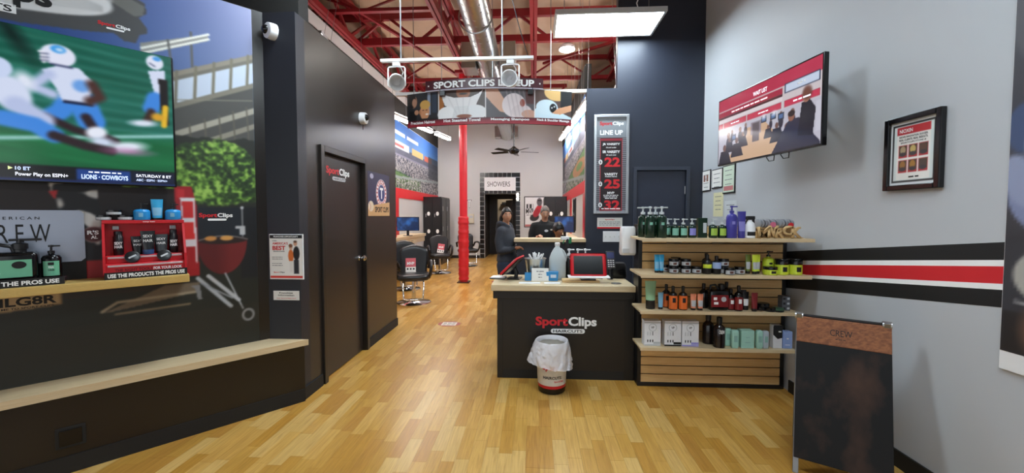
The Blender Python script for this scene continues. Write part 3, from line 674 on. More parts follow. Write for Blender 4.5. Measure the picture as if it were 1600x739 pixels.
    p.poly(pt((2.6, 1.02), (.45, 1.02), (.44, .98), (2.6, .95)), '2a2420')
    # licence plate, pipe, asphalt
    p.poly(pt((1.45, 1.02), (1.085, 1.03), (1.085, .945), (1.45, .92)), '8b7350'); p.poly(pt((1.44, 1.02), (1.095, 1.03), (1.095, .955), (1.44, .93)), 'b49a72')
    p.poly(pt((.92, .86), (.62, 1.0), (.43, 1.0), (.44, .93), (.50, .925), (.86, .865)), '6b5d4c'); p.line(pt((.92, .87), (.85, .92), (.45, .935)), .018, '958872'); p.line(pt((.86, .845), (.49, .855)), .014, '77664f')
    p.poly(pt((.48, .98), (.43, .98), (.42, .88), (.445, .88), (.455, .95)), '7b7b7c')
    gl = p.soft(Y - .80) ; p.put(gl * .35 * fbm(X * 1.4, Y * 8, 2), '3b2f28')
    return p.blur(1)
mu = mural().obj('wall_mural', PRINT, None, MW @ Matrix.Translation((0, 0, .003)))
tag(mu, 'large printed tailgate mural with blimp, stadium, tree, truck and red grill', 'mural')
mm = lambda s: -s
logo(mu, -.815, 2.668, .002, .145, REDP, WHITEP, WHITEP, BLACKP, small=False)
logo(mu, -.325, 1.475, .002, .20, REDP, WHITEP, WHITEP, BLACKP, small=False)
text('SportClips', mu, BLACKP, -1.43, 2.728, .002, w=.72, h=.165, bold=.06); MB().prism([(-1.56, 2.600), (-1.205, 2.606), (-1.205, 2.655), (-1.56, 2.652)], .001, .002).obj('pill', WHITEP, mu); text('HAIRCUTS', mu, BLACKP, -1.385, 2.629, .003, w=.33, h=.036)
text('TAILG8R', mu, BLACKP, -1.265, .985, .002, w=.32, h=.05, bold=.03); text('FOLLOW ME TO SPORT CLIPS', mu, BLACKP, -1.262, .948, .002, w=.29, h=.011)
text("R'S", mu, WHITEP, -.945, 1.372, .002, w=.05, h=.026, bold=.04); text('AL', mu, WHITEP, -.94, 1.343, .002, w=.03, h=.02, bold=.04)

# left television
def football():
    p = Pic(-.725, .725, -.425, .425, .0058); X, Y = p.X, p.Y
    U = X + .725; W_ = Y + .425      # from left/bottom ; visible part is U > .7
    n = fbm(X * 1.2, Y * 10 + X * 1.6, 5); n2 = fbm(X * 2, Y * 22 + X * 3, 15)
    p.fill('15594a'); p.put(np.clip((n - .45) * 3, 0, 1) * .7, '2f8577'); p.put(np.clip((n2 - .5) * 2.4, 0, 1) * .5, '0d4a35'); p.put(p.soft(W_ - .30, .08), '0f5f36'); p.put(p.soft(W_ - .30, .08) * np.clip((n2 - .45) * 3, 0, 1) * .5, '1f7d49')
    p.put(p.soft(W_ - .10, .06) * .6, '0b4a2c')
    for k in range(9): p.line([(-.2, .4 - k * .06), (.75, .35 - k * .055)], .012, '7cc4b8', .03, .25)
    p.line([(-.7, -.31), (.0, -.2), (.725, -.094)], .018, 'a9d6d8', .02); p.line([(-.75, .33), (-.05, .20)], .05, '17352f', .06, .8); p.ell(.06, .38, .03, .12, '0a1f1c', .5, .06)
    L_, S_, B_, K_ = 'd3dcf4', 'b7c3e6', '3f86dd', '2a1c22'
    def shift(dx, dy): p.X = X - dx; p.Y = Y - dy
    shift(-.07, .045)
    p.line([(.34, .03), (.30, -.06), (.24, -.12)], .085, B_, .02); p.line([(.38, .03), (.42, -.10)], .12, B_, .02); p.line([(.40, -.08), (.44, -.17), (.52, -.21)], .045, K_, .02); p.line([(.24, -.10), (.35, -.16), (.42, -.18)], .04, K_, .02)
    p.ell(.44, -.165, .045, .035, 'e6ebf8', .3, .02); p.ell(.57, -.235, .085, .03, 'dfe8f6', .15, .03); p.ell(.46, -.22, .05, .03, 'cdd9f0', 0, .03)
    p.poly([(.235, .16), (.30, .20), (.38, .20), (.44, .13), (.42, .05), (.43, -.0), (.31, -.01), (.28, .08)], L_); p.rect(.31, .43, -.012, .006, '1b2544'); p.ell(.385, .10, .035, .035, '6aa0e4', 0, .02)
    p.line([(.26, .14), (.20, .06), (.27, .03)], .05, S_, .03); p.ell(.17, .08, .035, .05, 'dfe6f6', .3, .04); p.line([(.43, .12), (.46, .05), (.42, .02)], .05, '4a2f2c', .03)
    p.ell(.30, .255, .068, .062, 'dfe3f6'); p.ell(.30, .29, .03, .022, '3f9be6'); p.ell(.305, .288, .015, .01, 'bcdcf8'); p.poly([(.225, .27), (.25, .26), (.26, .21), (.245, .195), (.23, .215)], 'eef0fa')
    for z in (.25, .23, .212): p.line([(.232, z), (.262, z + .004)], .006, '2b3358')
    p.line([(.27, .20), (.35, .198)], .01, '222a52')
    shift(.07, -.06)
    p.ell(-.02, .11, .07, .10, L_, .4, .02); p.ell(-.06, .24, .05, .055, 'c9d6f4'); p.line([(0.0, .05), (.09, -.02)], .09, S_, .03); p.line([(-.05, -.03), (.06, -.05), (.13, -.10)], .085, B_, .02); p.line([(.13, -.10), (.25, -.145), (.36, -.165)], .05, K_, .02); p.line([(-.10, -.03), (-.2, -.06)], .09, B_, .02)
    shift(-.02, .07)
    p.ell(.665, .30, .042, .045, 'dfe4f6'); p.ell(.675, .325, .02, .014, '4a9ae6'); p.line([(.64, .29), (.665, .275)], .006, '2b3358'); p.poly([(.63, .24), (.71, .26), (.725, .10), (.66, .09)], L_); p.line([(.66, .07), (.64, .0)], .08, B_, .02); p.line([(.64, -.02), (.62, -.08)], .04, '3a2622', .02); p.ell(.60, -.10, .06, .02, 'd8e2f2', .1, .02)
    p.poly([(.68, .20), (.725, .20), (.725, -.10), (.69, -.09)], '1d1a1c'); p.line([(.71, .02), (.70, -.1)], .03, 'e4b92e', .01); p.ell(.67, -.05, .03, .025, 'd6a02c', 0, .02); p.ell(.53, -.29, .09, .02, 'c07bb0', 0, .03, .7)
    shift(0, 0); p.rect(-.75, .75, -.43, -.335, '05070a'); p.rect(-.75, .27, -.425, -.34, '0b0d12'); p.rect(.28, .512, -.408, -.343, '1d3f86'); p.rect(.52, .725, -.408, -.343, '141c34'); p.rect(-.75, .75, -.425, -.413, '1c2a6a')
    return p.blur(1)
TVM = MW @ Matrix.Translation((-.545 - .735, 2.094, .0))
t = thing('television', 'large wall television showing a football game above the product shelf', 'television', TVM)
MB().box(-.735, .735, -.428, .43, .045, .085, .004).obj('cabinet', BLACKG, t)
MB().box(-.25, .25, -.2, .2, .0, .046).obj('wall_mount', BLACK, t)
football().obj('screen', SCREEN, t, Matrix.Translation((0, .004, .0856)))
SW_ = emat('screen_white', 'e8ecff', .9 / EX); SB_ = emat('screen_blue', '9fc0ff', .9 / EX)
text('10 ET', t, SB_, .080, -.354, .087, w=.055, h=.020, bold=.03); text('Power Play on ESPN+', t, SW_, .150, -.388, .087, w=.195, h=.026, bold=.02)
MB().prism([(.028, -.364), (.028, -.344), (.045, -.354)], .0865, .087).obj('play_mark', emat('screen_lime', 'c8e04a', .9 / EX), t)
text('LIONS · COWBOYS', t, SB_, .40, -.384, .087, w=.20, h=.028, bold=.04); bars(t, SW_, .40, -.355, .087, .14, .011); text('SATURDAY 8 ET', t, SW_, .622, -.362, .087, w=.17, h=.018, bold=.02); text('ABC · ESPN · ESPN+', t, SB_, .612, -.390, .087, w=.15, h=.014)

# ================================================================== PRODUCT MAKERS (each faces -Y, base at z = 0)
def pump(h0, r, m, parent, s=1., flip=1):
    b = MB(); b.lathe([(.010 * s, h0), (.014 * s, h0), (.014 * s, h0 + .014 * s), (.005 * s, h0 + .016 * s), (.005 * s, h0 + .034 * s), (.011 * s, h0 + .035 * s), (.011 * s, h0 + .045 * s), (.001, h0 + .047 * s)], 14)
    b.box(0, flip * .034 * s, -.005 * s, .005 * s, h0 + .036 * s, h0 + .044 * s, .002 * s); return b.obj('pump', m, parent, 40)
def pump_bottle(r, h, m, lm, pm, label, cat='bottle', s=1., sq=.9, lz=(.22, .62), emblem=None, M=None, group=None, name='pump_bottle', flip=1):
    t = thing(name, label, cat, M, group)
    MB().lathe([(r * .93, 0), (r, .004), (r, h * .84), (r * .8, h * .94), (r * .3, h), (r * .3, h + .006)], 22, sy=sq).obj('bottle_body', m, t, 35)
    if lm: MB().patch(r, h * lz[0], h * lz[1], -.85, .85, sy=sq).obj('label_sheet', lm, t)
    if emblem: e = MB(); e.patch(r, h * (lz[1] + .06), h * (lz[1] + .18), -.28, .28, sy=sq); e.obj('emblem', emblem, t)
    pump(h + .004, r, pm, t, s, flip); return t
def bottle(r, h, m, lm, cm, label, lz=(.08, .55), neck=.36, M=None, group=None, emblem=None, name='bottle', ch=.2, sq=.9):
    t = thing(name, label, 'bottle', M, group)
    MB().lathe([(r * .93, 0), (r, .004), (r, h * .60), (r * .85, h * .68), (r * neck, h * .76), (r * neck, h * (1 - ch) + .01)], 20, sy=sq).obj('bottle_body', m, t, 35)
    MB().lathe([(r * neck * 1.1, h * (1 - ch)), (r * neck * 1.15, h * .98), (r * neck * .7, h)], 14).obj('cap', cm, t, 35)
    if lm: MB().patch(r, h * lz[0], h * lz[1], -1.3, 1.3, sy=sq).obj('label_sheet', lm, t)
    if emblem: MB().patch(r + .001, h * (lz[0] + .5 * (lz[1] - lz[0])), h * (lz[0] + .85 * (lz[1] - lz[0])), -.35, .35, sy=sq).obj('emblem', emblem, t)
    return t
def jar(r, h, m, lm, cm, label, M=None, group=None, name='jar', emblem=None):
    t = thing(name, label, 'jar', M, group)
    MB().lathe([(r * .95, 0), (r, .003), (r, h * .66)], 22).obj('jar_body', m, t, 35)
    MB().lathe([(r * 1.02, h * .64), (r * 1.02, h * .97), (r * .97, h)], 22).obj('lid', cm, t, 35)
    if lm: MB().patch(r, h * .10, h * .60, -1.2, 1.2).obj('label_sheet', lm, t)
    if emblem: MB().patch(r + .001, h * .2, h * .5, -.35, .35).obj('emblem', emblem, t)
    return t
def squeeze(w_, h, m, cm, label, M=None, group=None, lm=None, cap=.16, name='squeeze_tube', word=None, wm=None):
    t = thing(name, label, 'tube', M, group); n = 20; r = w_ * .40
    MB().lathe([(r * .95, 0), (r, .003), (r * 1.0, h * cap)], 20, sy=.85).obj('cap', cm, t, 35)
    rings = []
    for k in range(7):
        u = k / 6; a = r + (w_ / 2 - r) * u; c = r * .85 * (1 - u) + .003 * u
        rings.append([(a * math.cos(2 * PI * i / n), c * math.sin(2 * PI * i / n), h * cap + h * (1 - cap) * u) for i in range(n)])
    MB().loft(rings).obj('tube_body', m, t, 40)
    if lm:
        q = MB(); P_ = []
        for u in (.12, .55):
            a = r + (w_ / 2 - r) * u; c = r * .85 * (1 - u) + .003 * u
            P_.append([q.bm.verts.new((a * 1.01 * math.cos(x), c * 1.03 * math.sin(x) - .0004, h * cap + h * (1 - cap) * u)) for x in np.linspace(-PI / 2 - 1, -PI / 2 + 1, 9)])
        for i in range(8): q.bm.faces.new((P_[0][i], P_[0][i + 1], P_[1][i + 1], P_[1][i]))
        q.obj('label_sheet', lm, t)
    if word:
        u = .55; c = r * .85 * (1 - u) + .003 * u; tilt = math.atan2(r * .85, h * (1 - cap))
        for i, wd in enumerate(word):
            uu = .72 - .24 * i; c = r * .85 * (1 - uu) + .003 * uu
            text(wd, t, wm, 0, 0, 0, w=w_ * .62, h=h * .12, bold=.01, M=Matrix.Translation((0, -c - .003, h * cap + h * (1 - cap) * uu)) @ RX90)
    return t
def carton(w_, d_, h, m, label, M=None, group=None, bands=(), name='product_box'):
    t = thing(name, label, 'box', M, group)
    MB().box(-w_ / 2, w_ / 2, 0, d_, 0, h, .0015).obj('carton', m, t)
    for (x0, x1, z0, z1, bm_) in bands: MB().box(x0 * w_, x1 * w_, -.0008, .0001, z0 * h, z1 * h).obj('print_block', bm_, t)
    return t
def tin(r, h, m, lm, label, M=None, group=None):
    t = thing('pomade_tin', label, 'tin', M, group)
    MB().lathe([(r * .96, 0), (r, .003), (r, h * .5)], 22).obj('tin_base', m, t, 35)
    MB().lathe([(r * 1.02, h * .48), (r * 1.02, h * .95), (r * .96, h)], 22).obj('lid', lm, t, 35); return t
C_ = lambda n, h, r=.35, v=.05: mat(n, h, r, 0., v, 30)
DGREEN = C_('dark_green_plastic', '0f2a1c', .25); MINTL = C_('mint_label', '7fb8a4'); CLEARP = C_('clear_plastic_pump', 'c3c9cc', .2); PURPLE = C_('purple_plastic', '3f3a93', .3); PURPL2 = C_('violet_label', '8a86d0')
YEL = C_('lime_label', 'cfe03c'); GREYL = C_('silver_label', 'b9bcc0', .4); BROWNL = C_('brown_label', '5a342c'); ORANGE = C_('orange_label', 'e8702c'); PEACH = C_('salmon_label', 'e58a66'); REDL = C_('dark_red_label', '7c1c20'); SKY = C_('sky_blue_plastic', '2f9fd2', .3); SKYL = C_('pale_blue_plastic', '7fb6d6'); SAGE = C_('sage_plastic', '8db890', .4); MINT = C_('mint_plastic', 'a5d3c4', .4); PALEG = C_('translucent_grey', 'b8c4cc', .3); PERI = C_('periwinkle_card', '93a9dc', .5); AMBER = C_('dark_amber_bottle', '1c1210', .15); LIMEG = C_('lime_green_print', '9fbf4a'); TEAL = C_('tea_green_label', '6fb894'); BLUEJ = C_('bright_blue_plastic', '2a95dc', .35); LILAC = C_('lilac_print', '9a94d6')

# ================================================================== LEFT SHELF AND DISPLAYS
def ms(s, off, z, rz=0.): return MW @ Matrix.Translation((-s, z, off)) @ Matrix.Rotation(-PI / 2, 4, 'X') @ Matrix.Rotation(rz, 4, 'Z')
t = thing('display_shelf', 'gold diamond-plate display shelf on the mural below the television', 'shelf', MW @ Matrix.Translation((-.507, 1.04, 0)))
MB().box(-1.9, 0, 0, .05, 0, .22, .003).obj('shelf_body', GOLD, t)
tm_ = MB().box(-.011, .011, -.0025, .0025, 0, .0014).mesh('tread_bar'); tm_.materials.append(GOLD)
k = 0
for i in range(60):
    for j in range(2):
        k += 1; o = link('tread_bar', tm_, None, t)
        o.matrix_local = Matrix.Translation((-.016 - i * .0165, .015 + j * .020, .22)) @ Matrix.Rotation((.7 if (i + j) % 2 else -.7), 4, 'Z')
for s0, s1, wd in ((.515, .90, 'USE THE PRODUCTS THE PROS USE'), (1.058, 1.60, 'USE THE PRODUCTS THE PROS USE')):
    q = thing('shelf_talker', 'black sign strip with white slogan under the red tool box' if s0 < 1 else 'black sign strip with white slogan under the green-label bottles', 'sign', MW @ Matrix.Translation((0, 1.0905, 0)))
    MB().box(-s1, -s0, 0, .042, .185, .192).obj('strip_board', BLACKP, q); MB().box(-s1, -s0, 0, .030, .026, .184, .002).obj('riser', mat('clear_riser', '4a3236', .15, var=.2), q)
    text(wd, q, WHITEP, -(s0 + s1) / 2, .021, .1925, w=(s1 - s0) * .93, h=.024, bold=.06)
# red tool box display
t = thing('tool_box_display', 'open red tool-box display holding black hair tubes', 'display', MW @ Matrix.Translation((-.71, 1.121, 0)))
b = MB(); b.box(-.195, .195, 0, .325, .015, .03, .003); b.obj('back_panel', RED, t)
for x in (-.195, .183): MB().prism([(0, 0), (.165, 0), (.165, .11), (.07, .325), (0, .325)], 0, .012).xf(Matrix.Translation((x, 0, .018)) @ Matrix(((0, 0, 1, 0), (0, 1, 0, 0), (1, 0, 0, 0), (0, 0, 0, 1)))).obj('side_panel', RED, t)
MB().box(-.195, .195, .305, .327, .018, .10, .003).obj('lid_ledge', RED, t)
MB().box(-.185, .185, .0, .062, .03, .175, .004).obj('lower_drawer', RED, t); MB().box(-.183, .183, .062, .108, .03, .135, .004).obj('upper_drawer', RED, t)
for z, o_ in ((.048, .177), (.096, .137)): MB().box(-.175, .175, z - .006, z + .006, o_ - .004, o_ + .004, .002).obj('drawer_pull', mat('pink_silver', 'd8b8bc', .25, .3), t)
text('THE RIGHT TOOLS', t, mat('dark_red_print', '6a0e14', .5), -.06, .022, .1758, w=.17, h=.018, bold=.05); text('FOR YOUR LOOK', t, WHITEP, .10, .022, .1758, w=.14, h=.018, bold=.03)
for x in (-.135, .14): MB().box(x - .016, x + .016, .265, .29, .03, .04, .002).obj('latch', STEEL, t)
text('sexy hair', t, WHITEP, .02, .316, .1006, w=.06, h=.010)
top = 1.121 + .108; yy = .105
KM = C_('black_tube_plastic', '15161a', .3); GREYT = C_('graphite_tube', '3a3d40', .3)
for k, (s, w_, h, kind, lab) in enumerate(((.835, .055, .15, 'can', 'tall black hair can, leftmost in the red tool box'), (.745, .07, .115, 'tube', 'black hair tube second from left in the red tool box'), (.70, .072, .15, 'tube', 'tall black hair tube with blue cap in the middle of the red tool box'), (.635, .072, .125, 'tubeg', 'silver-topped hair tube right of centre in the red tool box'), (.572, .05, .155, 'can', 'tall black hair can, rightmost in the red tool box'))):
    z = top; off = .08 if k != 2 else .115
    if kind == 'can':
        q = thing('hair_can', lab, 'can', ms(s, .075, z)); MB().lathe([(.022, 0), (.024, .004), (.024, h * .76), (.02, h * .8), (.02, h * .98), (.017, h)], 20).obj('can_body', KM, q, 35)
        text('SEXY', q, WHITEP, 0, 0, 0, w=.036, h=.018, M=Matrix.Translation((0, -.0246, h * .50)) @ RX90); text('HAIR', q, WHITEP, 0, 0, 0, w=.036, h=.018, M=Matrix.Translation((0, -.0246, h * .35)) @ RX90)
    else: squeeze(w_, h, KM if kind == 'tube' else GREYT, C_('blue_cap', '2a4a7a') if k == 2 else KM, lab, ms(s, off, z), word=('SEXY', 'HAIR'), wm=WHITEP, cap=.2 if k == 2 else .12)
for s, lab in ((.775, 'round black tin leaning on the left of the tool-box drawers'), (.625, 'round black tin leaning on the right of the tool-box drawers')):
    q = thing('hair_tin', lab, 'tin', MW @ Matrix.Translation((-s, 1.121 + .063 + .034, .154)) @ Matrix.Rotation(-.35, 4, 'X'))
    MB().lathe([(.03, -.01), (.036, -.008), (.036, .008), (.03, .01)], 26).obj('tin_body', KM, q, 35); MB().box(-.02, .02, -.004, .006, .0095, .0108).xf(Matrix.Rotation(.5, 4, 'Z')).obj('printed_band', GREYL, q); 
# on top of the tool box
zt = 1.121 + .3275
for s, o_, z, lab in ((.895, .06, 0, 'flat black jar lower left on the tool box'), (.80, .06, 0, 'flat black jar lower right on the tool box'), (.85, .06, .032, 'flat black jar stacked on two others on the tool box')):
    q = jar(.035, .031, KM, GREYL, BLACKG, lab, ms(s, o_, zt + z))
squeeze(.062, .135, SKY, BLACK, 'pale blue hair tube standing between two blue jars', ms(.648, .066, zt), lm=SKYL, cap=.10)
for s, lab in ((.722, 'bright blue pump jar left of the blue tube'), (.568, 'bright blue pump jar right of the blue tube')):
    q = thing('pump_jar', lab, 'jar', ms(s, .06, zt)); MB().lathe([(.038, 0), (.042, .006), (.042, .055), (.034, .066), (.014, .070)], 24).obj('jar_body', BLUEJ, q, 35); pump(.066, .02, BLACK, q, .9)
    MB().patch(.042, .02, .045, -.4, .1).obj('star_print', SKYL, q)
# metal sign and green-label bottles
t = thing('metal_sign', 'grey metal sign with dark barber lettering leaning on the mural', 'sign', MW @ Matrix.Translation((-1.24, 1.0905, .012)))
pl = []
for x, y in ((-.32, .12), (.32, .12), (.32, .415), (-.32, .415)):
    pass
MB().prism([(-.242, .11), (.242, .11), (.26, .128), (.26, .40), (.242, .418), (-.242, .418), (-.26, .40), (-.26, .128)], .0, .008).obj('sign_plate', mat('pale_zinc', 'a9b0c0', .35, .5, var=.06, scale=6), t)
MB().prism([(-.262, 0), (.262, 0), (.262, .122), (-.262, .122)], -.004, .004).obj('sign_foot', BLACKM, t)
text('A M E R I C A N', t, BLACKP, -.01, .372, .009, w=.19, h=.016, bold=.01); text('C R E W', t, BLACKP, -.01, .285, .009, w=.27, h=.105, bold=.0)
zr = 1.1215
t = thing('bottle_jug', 'large black jug with green label at the picture\'s left edge', 'jug', ms(1.262, .10, zr))
MB().box(-.105, .105, -.055, .055, 0, .155, .02, seg=3).obj('jug_body', BLACKG, t, 40)
MB().lathe([(.025, .15), (.025, .17), (.03, .172), (.03, .20), (.02, .205)], 18, c=(.04, 0, 0)).obj('neck_cap', BLACK, t, 40)
MB().tube([(-.085, 0, .15), (-.08, 0, .19), (-.04, 0, .20), (.01, 0, .185), (.02, 0, .155)], .011, 8).obj('handle', BLACK, t, 60); MB().box(.0, .12, -.006, .006, .215, .228, .004).obj('pump_spout', BLACK, t); MB().cyl((.04, 0, .2), (.04, 0, .225), .008, n=10).obj('pump_stem', BLACK, t)
MB().box(-.095, .085, -.0565, -.0555, .02, .115).obj('label_sheet', TEAL, t); text('TEA', t, WHITEP, 0, 0, 0, w=.034, h=.016, bold=.03, M=Matrix.Translation((-.06, -.0572, .092)) @ RX90); text('TREE', t, BLACKP, 0, 0, 0, w=.04, h=.013, bold=.03, M=Matrix.Translation((-.05, -.0572, .072)) @ RX90)
MB().lathe([(.026, 0), (.026, .001)], 24, sy=.75).xf(Matrix.Translation((.04, -.0567, .087)) @ RX90).obj('emblem', BLACKP, t); bars(t, WHITEP, 0, 0, 0, .05, .006, M=Matrix.Translation((-.05, -.0572, .045)) @ RX90)
q = pump_bottle(.040, .135, BLACKG, TEAL, BLACK, 'black pump bottle with green label beside the jug', M=ms(1.110, .10, zr), lz=(.10, .72), s=1.05, sq=1., flip=1)
MB().patch(.0412, .075, .09, -.28, .28).obj('emblem', BLACKP, q)
text('TEA', q, WHITEP, 0, 0, 0, w=.022, h=.010, bold=.03, M=Matrix.Translation((0, -.0415, .063)) @ RX90); text('TREE', q, BLACKP, 0, 0, 0, w=.026, h=.009, bold=.03, M=Matrix.Translation((.0, -.0415, .047)) @ RX90)
# wall outlet covers on the knee wall and mural
q = thing('outlet_cover', 'square black outlet cover low on the wall under the bench', 'outlet', MW @ Matrix.Translation((-1.06, .21, .205)))
MB().box(-.06, .06, -.06, .06, 0, .008, .003).obj('cover_plate', BLACKM, q); MB().box(-.045, .045, -.045, .045, .007, .012, .003).obj('flap', BLACKG, q)

# ================================================================== COLUMN FACE AND PARTITION WALL
CW = wallM((0, Y0, 0), (1, 0, 0))
def dome(M, label, m=WHITE):
    t = thing('dome_camera', label, 'camera', M)
    MB().lathe([(.062, 0), (.062, .02), (.058, .055), (.045, .06)], 28).obj('housing', m, t, 35)
    MB().sphere((-.01, .006, .055), .034).obj('lens_dome', BLACKG, t, 60); return t
dome(CW @ Matrix.Translation((-2.005, 2.885, 0)) @ Matrix.Rotation(-.5, 4, 'Y') @ Matrix.Translation((0, 0, .0)), 'white dome security camera on the black column')
q = dome(DW @ Matrix.Translation((4.16, 2.505, 0)), 'white dome security camera above the black door')
MB().tube([(0, -.06, .02), (0, -.12, .02)], .005, 6).obj('cable', BLACK, q)
t = thing('flyer_holder', 'white franchise flyer in a holder on the black column', 'poster', CW)
p = Pic(-2.075, -1.812, .985, 1.325, .005); p.fill('f0eeea'); p.rect(-2.075, -1.812, 1.298, 1.325, '121214'); p.rect(-2.075, -1.812, .985, 1.003, 'd8352a')
p.ell(-1.905, 1.16, .022, .05, 'd9702c'); p.rect(-1.917, -1.893, 1.03, 1.12, 'e8e4e0'); p.ell(-1.905, 1.228, .014, .02, 'd8a98c'); p.ell(-1.906, 1.24, .016, .014, '7a4a2c'); p.ell(-1.86, 1.18, .026, .055, '17171a'); p.rect(-1.882, -1.842, 1.02, 1.13, '2a2a32'); p.ell(-1.868, 1.258, .015, .02, 'd6a284'); p.ell(-1.868, 1.272, .014, .009, '5a3f2c')
p.obj('printed_sheet', PRINTM, t, Matrix.Translation((0, 0, .013))); MB().box(-2.08, -1.807, .975, 1.33, 0, .012, .002).obj('holder', WHITE, t)
text('FRANCHISE OPPORTUNITY', t, WHITEP, -1.943, 1.311, .0138, w=.20, h=.012, bold=.03)
text('OWN', t, BLACKP, -2.035, 1.278, .0138, w=.035, h=.008); text("AMERICA'S", t, REDP, -1.99, 1.258, .0138, w=.125, h=.02, bold=.02); text('BEST', t, REDP, -2.0, 1.222, .0138, w=.105, h=.034, bold=.04); text('FRANCHISE', t, BLACKP, -2.0, 1.196, .0138, w=.09, h=.008)
for z, s_ in ((1.15, 'Learn more about owning'), (1.135, 'a haircut franchise'), (1.10, 'For information'), (1.085, 'or call us today')): bars(t, mat('grey_print', '6b6b70', .6), -2.015, z, .0138, .085, .006)
text('Sport', t, REDP, -2.025, 1.03, .0138, w=.045, h=.012, bold=.03); text('Clips', t, BLACKP, -1.978, 1.03, .0138, w=.04, h=.012, bold=.03)
t = thing('info_plate', 'small white franchise information plate under the flyer', 'sign', CW)
MB().box(-2.06, -1.85, .808, .882, 0, .006, .002).obj('plate', PAPER, t); text('Franchise', t, BLACKP, -1.955, .866, .0066, w=.11, h=.012, bold=.02); text('Information', t, BLACKP, -1.955, .848, .0066, w=.13, h=.012, bold=.02); text('visit SportClips.com', t, REDP, -1.955, .823, .0066, w=.16, h=.009)
# team poster on partition
t = thing('team_sign', 'tin baseball team sign with round emblem beside the black door', 'sign', DW)
p = Pic(4.29, 4.94, 1.47, 1.97, .006); cx, cy = 4.68, 1.74
p.fill('26294a'); p.put(np.clip(fbm(p.X * 6, p.Y * 6, 2) - .4, 0, 1) * .5, '3d3f70'); p.ell(4.40, 1.92, .05, .03, 'a9a8c0'); d_ = np.hypot(p.X - cx, p.Y - cy); p.ell(cx, cy, .165, .165, 'd8d8de'); p.ell(cx, cy, .155, .155, 'b22832'); p.ell(cx, cy, .11, .11, 'e8e8ec'); p.ell(cx, cy, .10, .10, '2b3a78')
a_ = np.arctan2(p.Y - cy, p.X - cx); p.put((np.abs(np.sin(a_ * 9)) > .55) * (d_ > .118) * (d_ < .148), 'f0e8e8')
p.poly([(4.29, 1.47), (4.29, 1.57), (4.5, 1.60), (4.94, 1.64), (4.94, 1.47)], 'c9a070'); p.ell(4.37, 1.58, .075, .06, 'd9c9b0'); p.line([(4.33, 1.62), (4.36, 1.58), (4.34, 1.54)], .008, 'b04040')
p.obj('printed_tin', PRINT, t, Matrix.Translation((0, 0, .007))); MB().box(4.285, 4.945, 1.465, 1.975, 0, .006, .002).obj('backing', BLACK, t)
text('T', t, WHITEP, cx, cy, .008, w=.10, h=.13, bold=.05); text('SPORT CLIPS', t, BLACKP, 4.69, 1.545, .008, w=.42, h=.065, bold=.03)

# ================================================================== RIGHT WALL
RW = wallM((XR, 0, 0), (0, -1, 0))           # local x = -Y
def rq(name, m, parent, Y1, z1b, z1t, Y2, z2b, z2t, z): return MB().prism([(-Y1, z1b), (-Y2, z2b), (-Y2, z2t), (-Y1, z1t)], z, z + .0006).obj(name, m, parent)
k_ = XR / 2.3; sc = lambda v: 1.48 + (v - 1.48) * k_
t = thing('wall_stripe', 'black, white and red racing stripe painted across the grey wall', 'stripe', RW)
Ya, Yb_ = 3.9 * k_, 2.062 * k_
def zl(z1, z2): g_ = (z2 - z1) / (2.066 - 3.56); return z1 + g_ * (3.9 - 3.56), z2
bands_ = [('stripe_band', BLACKP, (1.086, 1.171), (1.261, 1.349)), ('stripe_band', WHITEP, (1.05, 1.086), (1.23, 1.261)), ('stripe_band', REDP, (.965, 1.05), (1.143, 1.23)), ('stripe_band', WHITEP, (.937, .965), (1.113, 1.143)), ('stripe_band', BLACKP, (.838, .937), (1.026, 1.113))]
for n_, m_, (l0, l1), (r0, r1) in bands_:
    a0, b0 = zl(l0, r0); a1, b1 = zl(l1, r1); rq(n_, m_, t, Ya, sc(a0), sc(a1), Yb_, sc(b0), sc(b1), .0004)
# framed poster
t = thing('framed_poster', 'black framed hair-results poster hanging on the grey wall', 'picture', RW)
A0, A1, Bz0, Bz1 = -2.545, -2.207, 1.624, 2.047
f = MB()
for a in ((A0, A0 + .03, Bz0, Bz1), (A1 - .03, A1, Bz0, Bz1), (A0 + .03, A1 - .03, Bz0, Bz0 + .03), (A0 + .03, A1 - .03, Bz1 - .03, Bz1)): f.box(*a, 0, .03, .004)
f.obj('frame', BLACKG, t)
p = Pic(A0 + .03, A1 - .03, Bz0 + .03, Bz1 - .03, .004); cx = (A0 + A1) / 2; p.fill('dfe2e4'); p.rect(A0 + .042, A1 - .042, Bz0 + .045, Bz1 - .045, '1a1a1c'); p.rect(A0 + .052, A1 - .052, Bz0 + .055, Bz1 - .055, 'd8e2e2'); q0, q1, r0, r1 = A0 + .07, A1 - .07, Bz0 + .06, Bz1 - .06
p.rect(q0, q1, r0, r1, 'eceae6'); p.rect(q0, q1, r1 - .045, r1, 'b8242c')
for j in range(2):
    for i in range(3):
        x = q0 + .012 + i * .061; z = r0 + .125 - j * .085; p.rect(x, x + .053, z, z + .072, 'b02a30'); p.rect(x + .003, x + .05, z + .014, z + .069, '4a3a2c'); p.ell(x + .026, z + .045, .017, .022, ('b09a78', 'c8b06a', '5a4030', '9a6a2c', 'a8782c', '4a3c34')[i + 3 * j]); p.ell(x + .026, z + .02, .02, .012, '3a3438')
p.obj('poster_sheet', PRINT, t, Matrix.Translation((0, 0, .012))); MB().box(A0 + .01, A1 - .01, Bz0 + .01, Bz1 - .01, .002, .011).obj('backing', BLACK, t)
